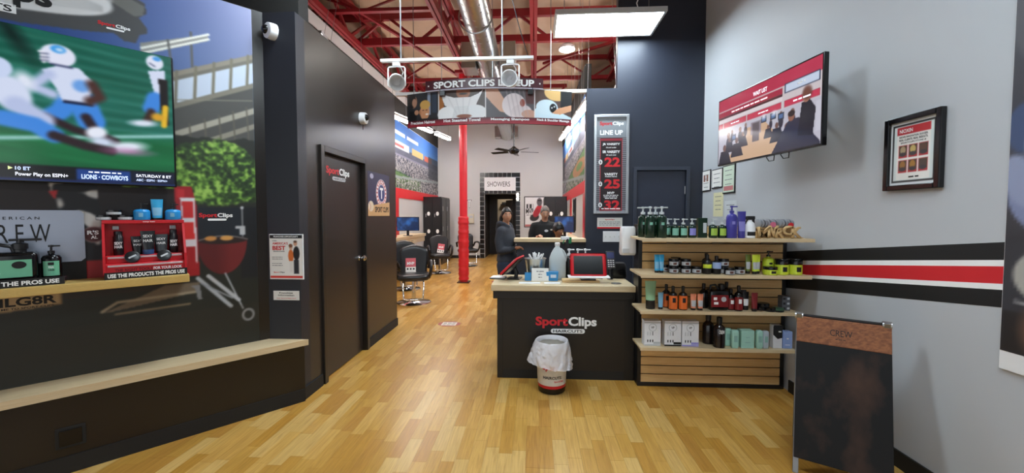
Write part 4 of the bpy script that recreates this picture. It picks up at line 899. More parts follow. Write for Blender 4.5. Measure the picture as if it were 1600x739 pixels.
text('NIOXIN', t, WHITEP, q0 + .055, r1 - .024, .0128, w=.08, h=.022, bold=.02); text('REAL CLIENTS. REAL RESULTS.', t, BLACKP, cx, r1 - .075, .0128, w=.17, h=.012, bold=.03); text('NIOXIN INNOVATION. SUCCESS.', t, BLACKP, cx, r1 - .058, .0128, w=.17, h=.011, bold=.03); text('SPORTCLIPS STORE #', t, BLACKP, cx, r1 - .092, .0128, w=.15, h=.010); bars(t, BLACKP, cx + .01, r0 + .014, .0128, .06, .012)
# player mural panel
p = Pic(-1.915, -.1, .866, 3.4, .012); X, Y = p.X, p.Y; L = X + 1.915
p.fill('34343a'); p.put(np.clip(fbm(X * 4, Y * 4, 3) - .35, 0, 1), '5c5a60'); p.ell(-1.84, 2.45, .10, .30, '6b6a6c'); p.ell(-1.8, 2.05, .07, .10, '7c5444'); p.ell(-1.86, 1.86, .07, .11, '3f6ab5'); p.ell(-1.72, 1.6, .2, .22, '7d86a8'); p.ell(-1.6, 2.1, .5, .5, '3a3a44', 0, .1, .6); p.ell(-1.87, 1.63, .06, .12, '8f97b4', .3)
p.ell(-1.72, 1.22, .16, .13, 'a9a6a0'); p.ell(-1.72, 1.22, .10, .08, '8a8782'); p.line([(-1.87, 1.10), (-1.5, 1.06)], .008, 'c8c8c8'); p.rect(-1.915, -.1, .866, 1.05, '2a2728'); p.ell(-1.80, .98, .05, .09, '5a443a', 0, .04)
d_ = np.hypot((X + 1.73) / .11, (Y - 1.80) / .13); p.put(p.soft(np.abs(d_ - 1) * .1 - .014), 'd2d6d0')
q = p.obj('player_mural', PRINT, None, RW @ Matrix.Translation((0, 0, .013)))
tag(q, 'tall printed baseball player mural at the right edge of the grey wall', 'mural')
bx_ = MB().box(-1.918, -.1, .78, 3.4, 0, .0125, .002).obj('mural_board', WHITE, q); bx_.matrix_local = Matrix.Translation((0, 0, -.0135))
# certificates and notes
for k, (a, e, z0_, z1_, kind, lab) in enumerate(((5.19, 4.96, 1.775, 2.035, 'ph', 'framed certificate with small photos in the corner by the navy wall'), (4.92, 4.65, 1.795, 2.02, 'tx', 'framed white text certificate in the middle under the television'), (4.64, 4.37, 1.72, 2.03, 'gr', 'framed greenish licence certificate under the television, nearest of three'), (4.90, 4.63, 1.45, 1.755, 'ye', 'pale yellow notice sheet on the grey wall above the shelves'), (4.62, 4.33, 1.42, 1.65, 'wh', 'white sheet on the grey wall behind the purple bottles'))):
    t = thing('certificate' if k < 3 else 'notice_sheet', lab, 'certificate' if k < 3 else 'paper', RW)
    if k < 3: MB().box(-a, -e, z0_, z1_, 0, .012, .002).obj('frame', BLACK, t)
    MB().box(-a + .012, -e - .012, z0_ + .012, z1_ - .012, .0003 if k > 2 else .011, .0014 if k > 2 else .0135).obj('sheet', {'ph': PAPER, 'tx': PAPER, 'gr': mat('licence_paper', 'cfdcc8', .7), 'ye': mat('yellow_paper', 'dcd6ae', .7), 'wh': mat('grey_paper', 'c9cdd0', .6)}[kind], t)
    zt_ = .0142 if k < 3 else .0018
    for j in range(4 if k != 4 else 2): bars(t, mat('grey_print', '6b6b70', .6), -(a + e) / 2, z1_ - .06 - j * .05, zt_, (a - e) * (.6 - .1 * (j % 2)), .012)
    if kind == 'ph':
        for x in (-.05, .03): MB().box(-(a + e) / 2 + x - .02, -(a + e) / 2 + x + .03, z0_ + .12, z0_ + .2, .0136, .0142).obj('photo', mat('photo_skin', '8a5a44', .5), t)
    if kind == 'gr': MB().box(-a + .03, -e - .03, z0_ + .03, z0_ + .08, .0136, .0142).obj('seal_strip', mat('seal_print', 'c07a7a', .6), t)
# wait-list television
TL, TRr = Vector((1.72, 3.86, 0)), Vector((1.872, 2.72, 0))
M2 = wallM((TL + TRr) / 2 + Vector((0, 0, 2.238)), (TRr - TL)); W2 = (TRr - TL).length / 2; H2 = .302
t = thing('wait_list_television', 'wall television showing a red wait list above the shelves', 'television', M2)
MB().box(-W2, W2, -H2, H2, -.035, 0, .004).obj('cabinet', BLACKG, t)
p = Pic(-W2 + .012, W2 - .012, -H2 + .014, H2 - .012, .0052); X, Y = p.X, p.Y
p.fill('c9c0c4'); p.rect(-1, 1, .19, .4, 'b02a48'); p.put(p.soft(.19 - Y) * np.clip(fbm(X * 5, Y * 5, 2) - .3, 0, 1), 'd0526c'); p.rect(-1, .22, .135, .18, 'a02440'); p.rect(-1, .22, .115, .135, '4a1a28'); p.rect(.24, .55, .13, .20, '1d2a4a'); p.rect(.25, .54, .137, .193, 'c3cfe4'); p.rect(-1, .22, .085, .115, 'd8cfd4')
for a, e in ((-.57, -.50), (-.49, -.18), (-.17, .21), (.24, .55)): p.rect(a, e, .03, .078, '9c2440'); p.rect(a + .004, e - .004, .034, .074, 'c23450')
p.rect(-1, 1, -.4, .022, 'b9b7c4'); p.poly([(-.6, -.4), (-.16, -.03), (.05, -.03), (.45, -.4)], 'c9a787'); p.rect(-.12, .0, -.1, .0, '8a7f8a'); p.rect(-.10, -.02, -.16, -.01, '5a4f54')
for x, z, s in ((-.47, -.2, 1.1), (-.40, -.12, .7), (-.30, -.15, .9), (-.22, -.1, .7), (.08, -.1, .55), (.17, -.12, .8), (.27, -.16, 1.0)):
    p.poly([(x - .09 * s, z - .11 * s), (x - .05 * s, z + .02 * s), (x + .05 * s, z + .02 * s), (x + .10 * s, z - .11 * s)], '23222e'); p.ell(x, z + .045 * s, .022 * s, .028 * s, '6a4a40'); p.ell(x + .05 * s, z + .07 * s, .03 * s, .06 * s, '2a2230'); p.ell(x + .05 * s, z + .14 * s, .02 * s, .024 * s, '7a5648')
p.poly([(.12, -.29), (.28, -.08), (.38, -.07), (.56, -.27), (.56, -.29)], '2a2a3e'); p.ell(.31, -.05, .03, .035, '8a5a48'); p.ell(.31, -.03, .033, .022, '2a1a18'); p.poly([(.37, -.2), (.40, .02), (.47, .03), (.52, -.04), (.50, -.22)], '1d1c28'); p.ell(.44, .06, .035, .045, 'b88470'); p.ell(.445, .075, .042, .05, '5a2f24', 0, .02, .8)
for x, z in ((.0, -.0), (.1, .0), (.18, -.02), (-.37, -.07)): p.rect(x, x + .06, z - .03, z + .02, '2a2c3c'); p.rect(x + .01, x + .05, z - .02, z + .01, '4f6a9a')
for x in (.03, .14): p.ell(x, .015, .02, .014, 'f0f2ff', 0, .03)
p.rect(.52, .56, -.2, .0, 'c3c3d0'); p.obj('screen', SCREEN, t, Matrix.Translation((0, 0, .0006)))
text('WAIT LIST', t, SW_, -.02, .225, .0012, w=.16, h=.034, bold=.02); bars(t, emat('screen_pink', 'e8a0b0', .9 / EX), -.15, .155, .0012, .45, .018); bars(t, emat('screen_ink', '223050', .5 / EX), .395, .165, .0012, .07, .02); bars(t, SW_, .40, .054, .0012, .15, .016)
for x in (-.33, .02): bars(t, SW_, x, .054, .0012, .11, .013)
b = MB(); b.box(W2 * .30, W2 * .36, -.2, .2, -.05, -.034); b.box(-W2 * .1, -W2 * .04, -.2, .2, -.05, -.034); b.obj('vesa_rail', BLACK, t)
wm = MB(); Minv = M2.inverted()
def l2(p): return tuple(Minv @ Vector(p))
bar(wm, l2((1.86, 3.14, 2.36)), l2((2.01, 3.105, 2.36)), .03, .05); bar(wm, l2((1.86, 3.14, 2.24)), l2((2.01, 3.105, 2.24)), .03, .04)
wm.obj('swing_arm', BLACK, t)
wp = MB()
for z0_, z1_ in ((2.17, 2.19), (2.44, 2.46)): wp.box(2.0, 2.139, 3.09, 3.12, z0_, z1_)
for x in (2.0, 2.122): wp.box(x, x + .017, 3.085, 3.125, 2.17, 2.46)
wp.xf(Minv).obj('wall_bracket', BLACK, t)
for x in (.0, .15): MB().tube([(x, -H2 + .02, -.04), (x + .03, -H2 - .03, -.05), (x + .07, -H2 - .03, -.06), (x + .09, -H2 + .03, -.05)], .004, 6).obj('loose_cable', BLACK, t)

# ================================================================== NAVY WALL
def nz(v): return 1.48 + (v - 1.48) * .9305
t = thing('price_board', 'tall silver-framed haircut price board on the navy wall', 'sign', NW)
x0, x1, z0_, z1_ = .760, 1.203, 1.497, 2.76; xc = (x0 + x1) / 2
f = MB()
for a in ((x0, x0 + .035, z0_, z1_), (x1 - .035, x1, z0_, z1_), (x0 + .035, x1 - .035, z0_, z0_ + .035), (x0 + .035, x1 - .035, z1_ - .035, z1_)): f.box(*a, 0, .035, .004)
f.obj('frame', mat('silver_frame', 'bfc2c6', .25, .7), t)
p = Pic(x0 + .03, x1 - .03, z0_ + .03, z1_ - .03, .006); p.fill('1d0f14'); p.rect(x0, x1, 2.47, z1_, '9aa0a6'); p.put(p.soft(2.47 - p.Y) * np.clip((2.73 - p.Y) / .3, 0, 1) * .5, '4a4d52')
dd = np.minimum(p.X - x0 - .03, x1 - .03 - p.X); p.put((dd < .055) * (p.Y < 2.46) * .9, '8c8c92'); p.put((dd < .055) * (p.Y < 2.46) * (np.sin(p.Y * 260) > 0) * .8, '2c2c32'); p.put((dd > .05) * (dd < .06) * (p.Y < 2.46), 'c02a32'); p.rect(x0 + .08, x1 - .08, 2.43, 2.46, '8c2430')
p.put((dd > .06) * (p.Y < 2.43) * np.clip(.35 - np.abs(p.X - xc) / .3, 0, .3), '40141c'); p.rect(x0 + .08, x1 - .08, 1.535, 1.55, '8c2430')
p.obj('printed_sheet', PRINT, t, Matrix.Translation((0, 0, .012))); MB().box(x0 + .01, x1 - .01, z0_ + .01, z1_ - .01, .001, .011).obj('backing', BLACK, t)
zz = .0126
text('Sport', t, REDP, xc - .068, 2.645, zz, w=.16, h=.06, bold=.05); text('Clips', t, WHITEP, xc + .085, 2.645, zz, w=.14, h=.06, bold=.05); text('LINE UP', t, WHITEP, xc, 2.535, zz, w=.29, h=.06, bold=.04)
for s_, z, w_, h in (('JR VARSITY', 2.385, .22, .034), ('10 and under', 2.345, .13, .014), ('SR VARSITY', 2.29, .22, .034), ('65 and over', 2.25, .13, .014), ('VARSITY', 2.005, .17, .034), ('Precision Haircut', 1.975, .15, .014), ('MVP', 1.765, .09, .03), ('', 1.735, .19, .013), ('', 1.715, .18, .013), ('', 1.695, .15, .013), ('', 1.562, .24, .018)): bars(t, WHITEP, xc, z, zz, w_, h) if not s_ else text(s_, t, WHITEP, xc, z, zz, w=w_, h=h, bold=.04)
for s_, z in (('22', 2.16), ('25', 1.88), ('32', 1.61)): text(s_, t, REDP, xc + .015, z, zz, w=.20, h=.12, bold=.07); MB().lathe([(.024, 0), (.024, .001)], 18, sy=1.3).xf(Matrix.Translation((xc - .135, z, zz))).obj('dollar_disc', WHITEP, t); text('$', t, BLACKP, xc - .135, z, zz + .0015, h=.04)
t = thing('small_notice', 'small white notice with red edge under the price board', 'sign', NW)
MB().box(.812, 1.134, 1.305, 1.447, 0, .006, .002).obj('plate', PAPER, t); MB().box(.812, 1.134, 1.305, 1.325, .0062, .007).obj('red_edge', REDP, t)
text('SportClips', t, REDP, .973, 1.42, .0068, w=.12, h=.02, bold=.03)
for z in (1.39, 1.37, 1.35): bars(t, mat('grey_print', '6b6b70', .6), .973, z, .0068, .27, .011)
t = thing('light_switch_plate', 'white four-gang light switch plate under the small notice', 'switch', NW)
MB().box(.887, 1.127, 1.132, 1.272, 0, .007, .003).obj('plate', WHITE, t)
for i in range(4): MB().box(.917 + i * .056, .927 + i * .056, 1.19, 1.214, .007, .018, .002).obj('toggle', mat('ivory', 'd0d0cc', .4), t)

# ================================================================== COUNTER
CX0, CX1, CY0, CY1, CZ = -.386, .888, 3.50, 4.12, .858
t = thing('reception_counter', 'black reception counter with red and white lettering on its front', 'counter', loc=(0, 0, 0))
MB().box(-.335, .89, 3.56, 4.08, 0, .80, .003).obj('counter_body', mat('black_laminate', '151110', .4, var=.15, scale=4), t)
MB().box(-.285, .80, 3.548, 3.561, .0, .73).obj('front_panel', mat('black_laminate', '151110', .4, var=.15, scale=4), t)
for x in (-.335, .80): MB().box(x, x + (.05 if x < 0 else .09), 3.548, 3.561, 0, .80, .002).obj('front_stile', mat('black_laminate2', '120f0e', .45), t)
MB().box(-.37, .89, 3.53, 4.1, .73, .803, .002).obj('apron', mat('black_laminate2', '120f0e', .45), t)
MB().box(-.285, .80, 3.5475, 3.552, 0, .08).obj('kick_board', BLACKM, t)
logo(t, .285, .515, 0, .545, REDP, WHITEP, WHITEP, BLACKP, M=Matrix.Translation((0, 3.5465, 0)) @ RX90)
tag(MB().box(CX0, CX1, CY0, CY1, .803, CZ, .006).obj('countertop', MAPLEC), 'pale maple countertop on the black reception counter', 'countertop')
tag(MB().box(.26, .60, 3.66, 3.82, CZ + .0005, CZ + .018, .002).obj('tray_board', PLY), 'tan wooden board under the red tablet on the countertop', 'board')
for x0, x1, lab in ((-.14, .055, 'flat white card strip lying on the counter\'s left'), (.09, .235, 'flat white card strip lying on the counter\'s middle')):
    tag(MB().box(x0, x1, 3.58, 3.65, CZ + .0005, CZ + .003).obj('card_strip', WHITE), lab, 'card')
tag(MB().lathe([(.04, 0), (.045, .002), (.045, .006), (.02, .008)], 24, c=(.74, 3.62, CZ + .0005)).obj('coin_tray', STEEL), 'small grey round coin tray at the counter\'s right end', 'tray')
# galvanised bucket of pens
t = thing('bucket', 'small galvanised metal bucket full of white pens on the counter', 'bucket', loc=(.01, 3.86, CZ + .0005))
MB().lathe([(.072, 0), (.074, .004), (.10, .195), (.104, .2), (.10, .204), (.094, .195), (.068, .01), (.001, .008)], 28).obj('pail', GALV, t, 35)
MB().tube([(.103 * math.cos(a), .103 * math.sin(a), .2) for a in np.linspace(0, 2 * PI, 28)[:-1]], .004, 6, True).obj('rim', GALV, t, 60)
rs = random.Random(5)
pens = None
for i in range(12):
    a = rs.uniform(0, 2 * PI); r = rs.uniform(.0, .05); q = thing('pen', 'white pen sticking out of the metal bucket', 'pen', Matrix.Translation((.01 + r * math.cos(a), 3.86 + r * math.sin(a), CZ + .135)) @ Matrix.Rotation(rs.uniform(-.5, .5), 4, 'Y') @ Matrix.Rotation(rs.uniform(-.2, .2), 4, 'X'), 'pens in the metal bucket')
    if pens is None: pens = (MB().cyl((0, 0, -.03), (0, 0, .095), .0055, n=8).mesh('barrel'), MB().cyl((0, 0, .092), (0, 0, .125), .009, .006, n=8).mesh('flag_top'))
    link('barrel', pens[0], WHITE, q); link('flag_top', pens[1], WHITEP, q)
# gallon jug
t = thing('gallon_jug', 'translucent white gallon jug on the counter', 'jug', loc=(.225, 3.89, CZ + .0005))
MILK = mat('translucent_hdpe', 'd9e2e4', .4, var=.03, trans=.35)
def sq(w_, d_, z, r=.3, n=28):
    o = []
    for i in range(n):
        a = 2 * PI * (i + .5) / n; c, s = math.cos(a), math.sin(a); k = (abs(c) ** 5 + abs(s) ** 5) ** (-1 / 5); o.append((w_ / 2 * c * k, d_ / 2 * s * k, z))
    return o
MB().loft([sq(.15, .15, 0), sq(.16, .16, .008), sq(.16, .16, .17), sq(.155, .155, .20), sq(.12, .12, .25), sq(.075, .075, .29), sq(.045, .045, .31), sq(.04, .04, .325)]).obj('jug_body', MILK, t, 50)
MB().tube([(.075, 0, .17), (.082, 0, .22), (.06, 0, .265), (.03, 0, .29)], .013, 8).obj('handle', MILK, t, 60)
MB().lathe([(.024, .322), (.026, .325), (.026, .35), (.02, .353)], 18).obj('cap', WHITE, t, 35)
t = thing('price_card', 'white card sign standing in front of the bucket', 'sign', loc=(.055, 3.73, CZ + .0005))
MB().box(-.08, .08, 0, .003, 0, .12).xf(Matrix.Rotation(-.15, 4, 'X')).obj('front_sheet', PAPER, t); MB().box(-.08, .08, 0, .003, 0, .12).xf(Matrix.Translation((0, .038, 0)) @ Matrix.Rotation(.15, 4, 'X')).obj('back_sheet', PAPER, t)
for s_, z in (('SHAMPOO', .09), ('combs', .062), ('$5.00', .035)): bars(t, mat('grey_print', '6b6b70', .6), 0, 0, 0, .07 if z > .08 else .035, .011, M=Matrix.Rotation(-.15, 4, 'X') @ Matrix.Translation((0, -.001, z)) @ RX90)
t = thing('card_holder', 'blue card box beside the white card sign', 'box', loc=(.17, 3.77, CZ + .0005))
MB().loft([[(-.05, -.03, 0), (.05, -.03, 0), (.05, .03, 0), (-.05, .03, 0)], [(-.058, -.035, .085), (.058, -.035, .085), (.058, .035, .085), (-.058, .035, .085)]]).obj('holder_body', C_('blue_card_box', '2f86c2'), t)
text('IIIII', t, WHITEP, 0, 0, 0, w=.05, h=.03, M=Matrix.Translation((.01, -.034, .045)) @ RX90)
tag(link('card_box', MB().box(-.03, .03, -.02, .02, 0, .075).mesh('card_box'), C_('blue_card_box', '2f86c2'), M=place(-.06, 3.76, CZ + .0005)), 'small blue box peeking out left of the white card sign', 'box')
# point-of-sale tablets
def tablet(loc, rz, label, tilt=.55, showscreen=True, reader=True):
    t = thing('tablet_stand', label, 'tablet', loc=loc, rz=rz)
    MB().box(-.07, .07, -.05, .07, 0, .012, .004).obj('stand_base', BLACK, t); MB().tube([(0, .02, .01), (0, .03, .06), (0, .01, .10)], .02, 10).obj('stand_neck', BLACK, t, 60)
    h = Matrix.Translation((0, -.015, .135)) @ Matrix.Rotation(-tilt, 4, 'X')
    W_, H_ = .165, .115; f = MB()
    f.box(-W_, W_, -.012, .012, -H_, H_, .02, seg=3).xf(h).obj('tablet_case', RED, t, 40)
    MB().box(-W_ + .032, W_ - .032, -.0145, -.011, -H_ + .028, H_ - .028, .002).xf(h).obj('screen', BLACKG, t); MB().box(-W_ + .01, W_ - .01, .012, .022, -H_ + .01, H_ - .01, .006).xf(h).obj('back_shell', BLACK, t)
    return t
t = tablet((.50, 3.73, CZ + .0185), 0, 'red-framed tablet facing the camera on the counter', .35)
p = Pic(-.13, .13, -.085, .085, .006); p.fill('16161a'); n = fbm(p.X * 30, p.Y * 30, 3); p.put(np.clip((n - .55) * 3, 0, 1) * .5, '3a3a40'); p.line([(.02, .08), (.03, .02)], .004, 'b8b8c0'); p.rect(-.13, .0, -.085, -.072, 'c02a30'); 
q = MB().box(-.19, .19, -.09, 0, 0, .012, .004).xf(Matrix.Translation((0, -.015, .035)) @ Matrix.Rotation(.1, 4, 'X')).obj('keyboard_tray', WHITE, t)
t = tablet((-.20, 3.86, CZ + .0005), PI / 2 - .2 + PI, 'red-framed tablet seen edge-on at the counter\'s left end', .8)
t = thing('keyboard', 'white keyboard jutting past the counter\'s left end', 'keyboard', loc=(-.34, 3.86, CZ + .0005), rz=PI / 2 - .1)
MB().box(-.06, .06, -.06, .09, 0, .012, .004).obj('keyboard_base', mat('keyboard_grey', '4a4a4c', .5), t)
km = MB().box(-.009, .009, -.009, .009, 0, .008, .002).mesh('key'); km.materials.append(WHITE)
for i in range(6):
    for j in range(7): o = link('key', km, None, t); o.location = (-.05 + i * .02, -.05 + j * .02, .012)
t = thing('card_reader', 'black card reader with keypad standing beside the red tablet', 'card reader', loc=(.735, 3.87, CZ + .0005), rz=.05)
MB().cyl((0, .02, 0), (0, .02, .1), .03, .02, n=16).obj('stand', BLACK, t); h = Matrix.Translation((0, 0, .19)) @ Matrix.Rotation(-.35, 4, 'X')
MB().box(-.043, .043, -.012, .012, -.085, .085, .008).xf(h).obj('case', mat('reader_grey', '2e3036', .4), t); MB().box(-.035, .035, -.014, -.011, .01, .07).xf(h).obj('screen', mat('reader_screen', '3f4a78', .2), t)
km = MB().box(-.008, .008, -.003, .001, -.005, .005, .001).mesh('key')
for i in range(3):
    for j in range(4): o = link('key', km, WHITE, t); o.matrix_local = h @ Matrix.Translation((-.023 + i * .023, -.012, -.07 + j * .02))
t = thing('receipt_printer', 'black receipt printer at the back right of the counter', 'printer', loc=(.83, 4.02, CZ + .0005))
MB().loft([sq(.16, .17, 0), sq(.165, .18, .02), sq(.165, .175, .11), sq(.14, .13, .145)]).obj('printer_body', BLACK, t, 40); MB().box(-.05, .05, -.06, -.05, .115, .135, .002).obj('paper_slot', mat('slot_grey', '3a3a3e', .4), t); MB().box(-.06, .06, -.092, -.088, .03, .085, .002).obj('front_panel', BLACKG, t)
tag(MB().tube([(.66, 3.86, CZ + .007), (.60, 3.90, CZ + .007), (.62, 3.98, CZ + .007), (.75, 4.0, CZ + .007)], .005, 6).obj('cable', BLACK), 'black cable lying on the counter beside the printer', 'cable')
for x, lab, k in ((.345, 'white pump bottle behind the red tablet, leftmost', 0), (.43, 'white pump bottle behind the red tablet, middle', 1), (.505, 'white pump bottle behind the red tablet, rightmost', 2)):
    pump_bottle(.034, .215, BLACK if k == 0 else WHITE, None, WHITE, lab, M=place(x, 3.95, CZ + .0005), s=1.5)
# spray bottle on ledge
t = thing('spray_bottle', 'tall spray bottle with white head and green grip behind the gallon jug', 'bottle', loc=(.335, 4.065, CZ + .0005), rz=.3)
MB().lathe([(.034, 0), (.038, .005), (.038, .22), (.016, .30), (.014, .38)], 18).obj('bottle_body', BLACK, t, 35)
UP = Matrix.Translation((0, 0, .255))
MB().box(-.07, .02, -.012, .012, .115, .15, .006).xf(UP).obj('spray_head', WHITE, t); MB().box(.01, .045, -.010, .010, .075, .14, .005).xf(UP).obj('head_grip', C_('trigger_green', '1e7a4a'), t); MB().tube([(-.03, 0, .115), (-.045, 0, .09), (-.04, 0, .075)], .006, 6).xf(UP).obj('trigger', C_('trigger_green', '1e7a4a'), t)
# waste bin
t = thing('waste_bin', 'printed metal waste bin with translucent white liner before the counter', 'bin', loc=(.15, 3.33, 0))
MB().lathe([(.105, 0), (.115, .006), (.118, .05)], 32).obj('base_band', BLACKG, t, 35); MB().lathe([(.118, .05), (.119, .075)], 32).obj('red_band', RED, t, 35)
MB().lathe([(.119, .075), (.132, .38), (.135, .385), (.13, .388), (.116, .09)], 32).obj('bin_wall', mat('bin_cream', 'd8d2c8', .4), t, 35)
def bwall(z): return .119 + (.132 - .119) * (z - .075) / .305
def bc(V): V = np.array(V, float); r = .119 + .013 * (V[:, 1] - .075) / .305 + .0012; a = -PI / 2 + V[:, 0] / .125; return np.stack([r * np.cos(a), r * np.sin(a), V[:, 1]], -1)
text('HAIRCUTS', t, BLACKP, .0, .145, 0, w=.16, h=.024, curve=bc, bold=.03); text('SportClips', t, REDP, .06, .112, 0, w=.09, h=.018, curve=bc, bold=.03); text('Sport', t, REDP, -.02, .225, 0, w=.13, h=.06, curve=bc, bold=.05); text('Clips', t, BLACKP, .105, .225, 0, w=.11, h=.06, curve=bc, bold=.05)
lb = MB(); n = 120; K = 34; A = np.linspace(0, 2 * PI, n, endpoint=False); rings = []
for k in range(K):
    u = k / (K - 1); ca_, sa_ = np.cos(A) * 2.2 + 9, np.sin(A) * 2.2 + 9
    cr1 = fbm(ca_ * 1.6 + u * 2, sa_ * 1.6 + u * 3, 5) - .5; cr2 = np.abs(fbm(ca_ * 3.5 + u * 4, sa_ * 3.5 - u * 5, 8) - .5); pl = np.sin(A * 11 + 2.5 * cr1 * 6)
    if u < .18: v = u / .18; r = .112 + .020 * v + .006 * cr1; z = .395 + .035 * np.sin(v * PI / 2) + .012 * cr1
    else:
        v = (u - .18) / .82; r = .134 + .050 * v ** .8 * (1 + .25 * np.cos(A - PI)) + (.030 * cr1 + .030 * cr2 + .006 * pl) * v ** .6; z = .430 - (.205 + .03 * np.cos(A - .3)) * v + .03 * cr1 * v
    rings.append([(float(r[i] * math.cos(a)), float(r[i] * math.sin(a)), float(z[i])) for i, a in enumerate(A)])
lb.loft(rings, caps=False); lb.obj('bin_liner', mat('thin_white_film', 'eceaf0', .35, var=.04, alpha=.72), t, 60)

# ================================================================== GONDOLA WITH PRODUCTS
GX0, GX1, GY = .905, 2.105, 3.45
t = thing('shelf_unit', 'maple slatwall shelf unit filled with hair products', 'shelf', loc=(GX0, GY, 0))
W_ = GX1 - GX0
MB().box(0, W_, .018, .05, .02, 1.39).obj('back_core', BLACKM, t)
slm = MB().box(.018, W_ - .018, -.0, .02, .003, .0705, .002).mesh('slat'); slm.materials.append(SLATW)
for i in range(18): o = link('slat', slm, None, t); o.location = (0, 0, .03 + i * .0755)
for x in (-.012, W_ - .018): MB().box(x, x + .03, -.004, .16, 0, 1.40, .002).obj('upright', BLACK, t)
MB().box(-.012, W_ + .012, -.01, .12, 0, .03, .003).obj('base_plinth', BLACK, t)
SH = [(1.302, .38, -.085, W_ - .02), (1.022, .36, -.085, W_ - .02), (.722, .28, -.065, W_ - .04), (.418, .25, -.055, W_ - .045)]
STOP = []
for i, (z, dp, a, e) in enumerate(SH):
    MB().box(a, e, -dp, .0 - .002, z - .018, z, .002).obj('shelf_board', MAPLE, t); MB().box(a - .0, e, -dp - .004, -dp, z - .026, z + .001, .002).obj('shelf_lip', MAPLE, t)
    for x in (.22, .60, 1.0): MB().prism([(0, 0), (-dp * .85, 0), (-dp * .85, -.015), (0, -.05)], 0, .012).xf(Matrix.Translation((x, 0, z - .018)) @ Matrix(((0, 0, 1, 0), (1, 0, 0, 0), (0, 1, 0, 0), (0, 0, 0, 1)))).obj('shelf_bracket', STEEL, t)
    STOP.append(z + .0008)
# towel dispenser on the left upright
q = thing('hand_dispenser', 'white wall dispenser fixed to the left side of the shelf unit', 'dispenser', loc=(GX0 - .086, GY + .085, 1.13))
MB().loft([[(x * .92, y * .9 + .01, z) for x, y, z in sq(.13, .11, 0)], sq(.135, .12, .02), sq(.13, .12, .14), sq(.12, .11, .235), [(x * .95, y * .9, z) for x, y, z in sq(.11, .10, .25)]]).obj('housing', WHITE, q, 40)
MB().box(-.055, .0, -.064, -.058, .02, .06, .002).obj('push_bar', mat('dispenser_grey', 'c3c5c8', .4), q); MB().box(.0646, .071, -.02, .04, .03, .2).obj('mount_plate', BLACK, q)
Z1, Z2, Z3, Z4 = STOP
def pp(x, y, z, rz=0.): return place(x, y, z, rz)
# --- top shelf
for k, (x, y, lab) in enumerate(((.906, 3.17, 'big dark green pump bottle in front, left of the pair on the top shelf'), (.995, 3.17, 'big dark green pump bottle in front, right of the pair on the top shelf'), (.88, 3.28, 'big dark green pump bottle in the second row at the top shelf\'s left end'), (.98, 3.28, 'big dark green pump bottle in the second row behind the front pair'))):
    pump_bottle(.040, .178, DGREEN, None, CLEARP, lab, M=pp(x, y, Z1), s=1.35, emblem=MINTL, lz=(.25, .5), flip=1 if k % 2 else -1, group='big dark green pump bottles')
for k, (x, y, lab, lm) in enumerate(((1.10, 3.18, 'small dark green pump bottle next to the big ones', MINTL), (1.165, 3.18, 'small dark green pump bottle second in the small row', MINTL), (1.232, 3.18, 'small dark pump bottle with violet label on the top shelf', PURPL2), (1.075, 3.27, 'small dark green pump bottle in the second row on the top shelf', MINTL))):
    pump_bottle(.031, .10, DGREEN, lm, CLEARP, lab, M=pp(x, y, Z1), s=1.0, lz=(.2, .75), group='small dark green pump bottles')
carton(.072, .05, .155, DGREEN, 'dark green carton standing on the top shelf', pp(1.31, 3.17, Z1), bands=((.05, .4, .25, .75, CLEARP),))
for k, (x, y) in enumerate(((1.385, 3.16), (1.452, 3.16), (1.42, 3.25))): pump_bottle(.031, .10, DGREEN, LIMEG, CLEARP, ('small dark bottle with lime label left of the purple bottles', 'small dark bottle with lime label touching the purple pump bottle', 'small dark bottle with lime label in the second row by the purple bottles')[k], M=pp(x, y, Z1), s=1.0, lz=(.2, .75), group='small lime-label bottles')
pump_bottle(.040, .19, PURPLE, None, PURPLE, 'tall purple pump bottle on the top shelf', M=pp(1.518, 3.15, Z1), s=1.2, emblem=PURPL2, lz=(.3, .5))
squeeze(.064, .205, PURPLE, PURPLE, 'tall purple squeeze tube beside the purple pump bottle', pp(1.592, 3.15, Z1), lm=PURPL2)
t = thing('trigger_bottle', 'white spray bottle with black trigger on the top shelf', 'bottle', pp(1.655, 3.15, Z1))
MB().lathe([(.034, 0), (.038, .004), (.038, .09), (.03, .115), (.014, .13), (.014, .14)], 20).obj('bottle_body', WHITE, t, 35); MB().patch(.038, .02, .05, -.9, .9).obj('label_sheet', BLACKP, t)
MB().box(-.03, .035, -.011, .011, .14, .17, .006).obj('spray_head', BLACK, t); MB().tube([(-.018, 0, .145), (-.032, 0, .12), (-.026, 0, .105)], .006, 6).obj('trigger', BLACK, t); MB().box(.012, .032, -.01, .01, .11, .15, .005).obj('head_grip', BLACK, t)
t = thing('letter_display', 'plywood display tray with cut-out wooden letters on the top shelf', 'display', pp(1.86, 3.13, Z1))
MB().box(-.17, .18, .0, .13, 0, .006).obj('tray_base', PLY, t); MB().box(-.17, .18, .10, .112, .006, .075).obj('tray_back', PLY, t); MB().prism([(0, .006), (.11, .006), (.11, .085), (0, .05)], 0, .008).xf(Matrix.Translation((-.17, .0, 0)) @ Matrix(((0, 0, 1, 0), (1, 0, 0, 0), (0, 1, 0, 0), (0, 0, 0, 1)))).obj('tray_side', PLY, t)
MB().box(-.165, .175, .02, .13, .073, .079).xf(Matrix.Translation((0, 0, 0))).obj('tray_top', PLY, t)
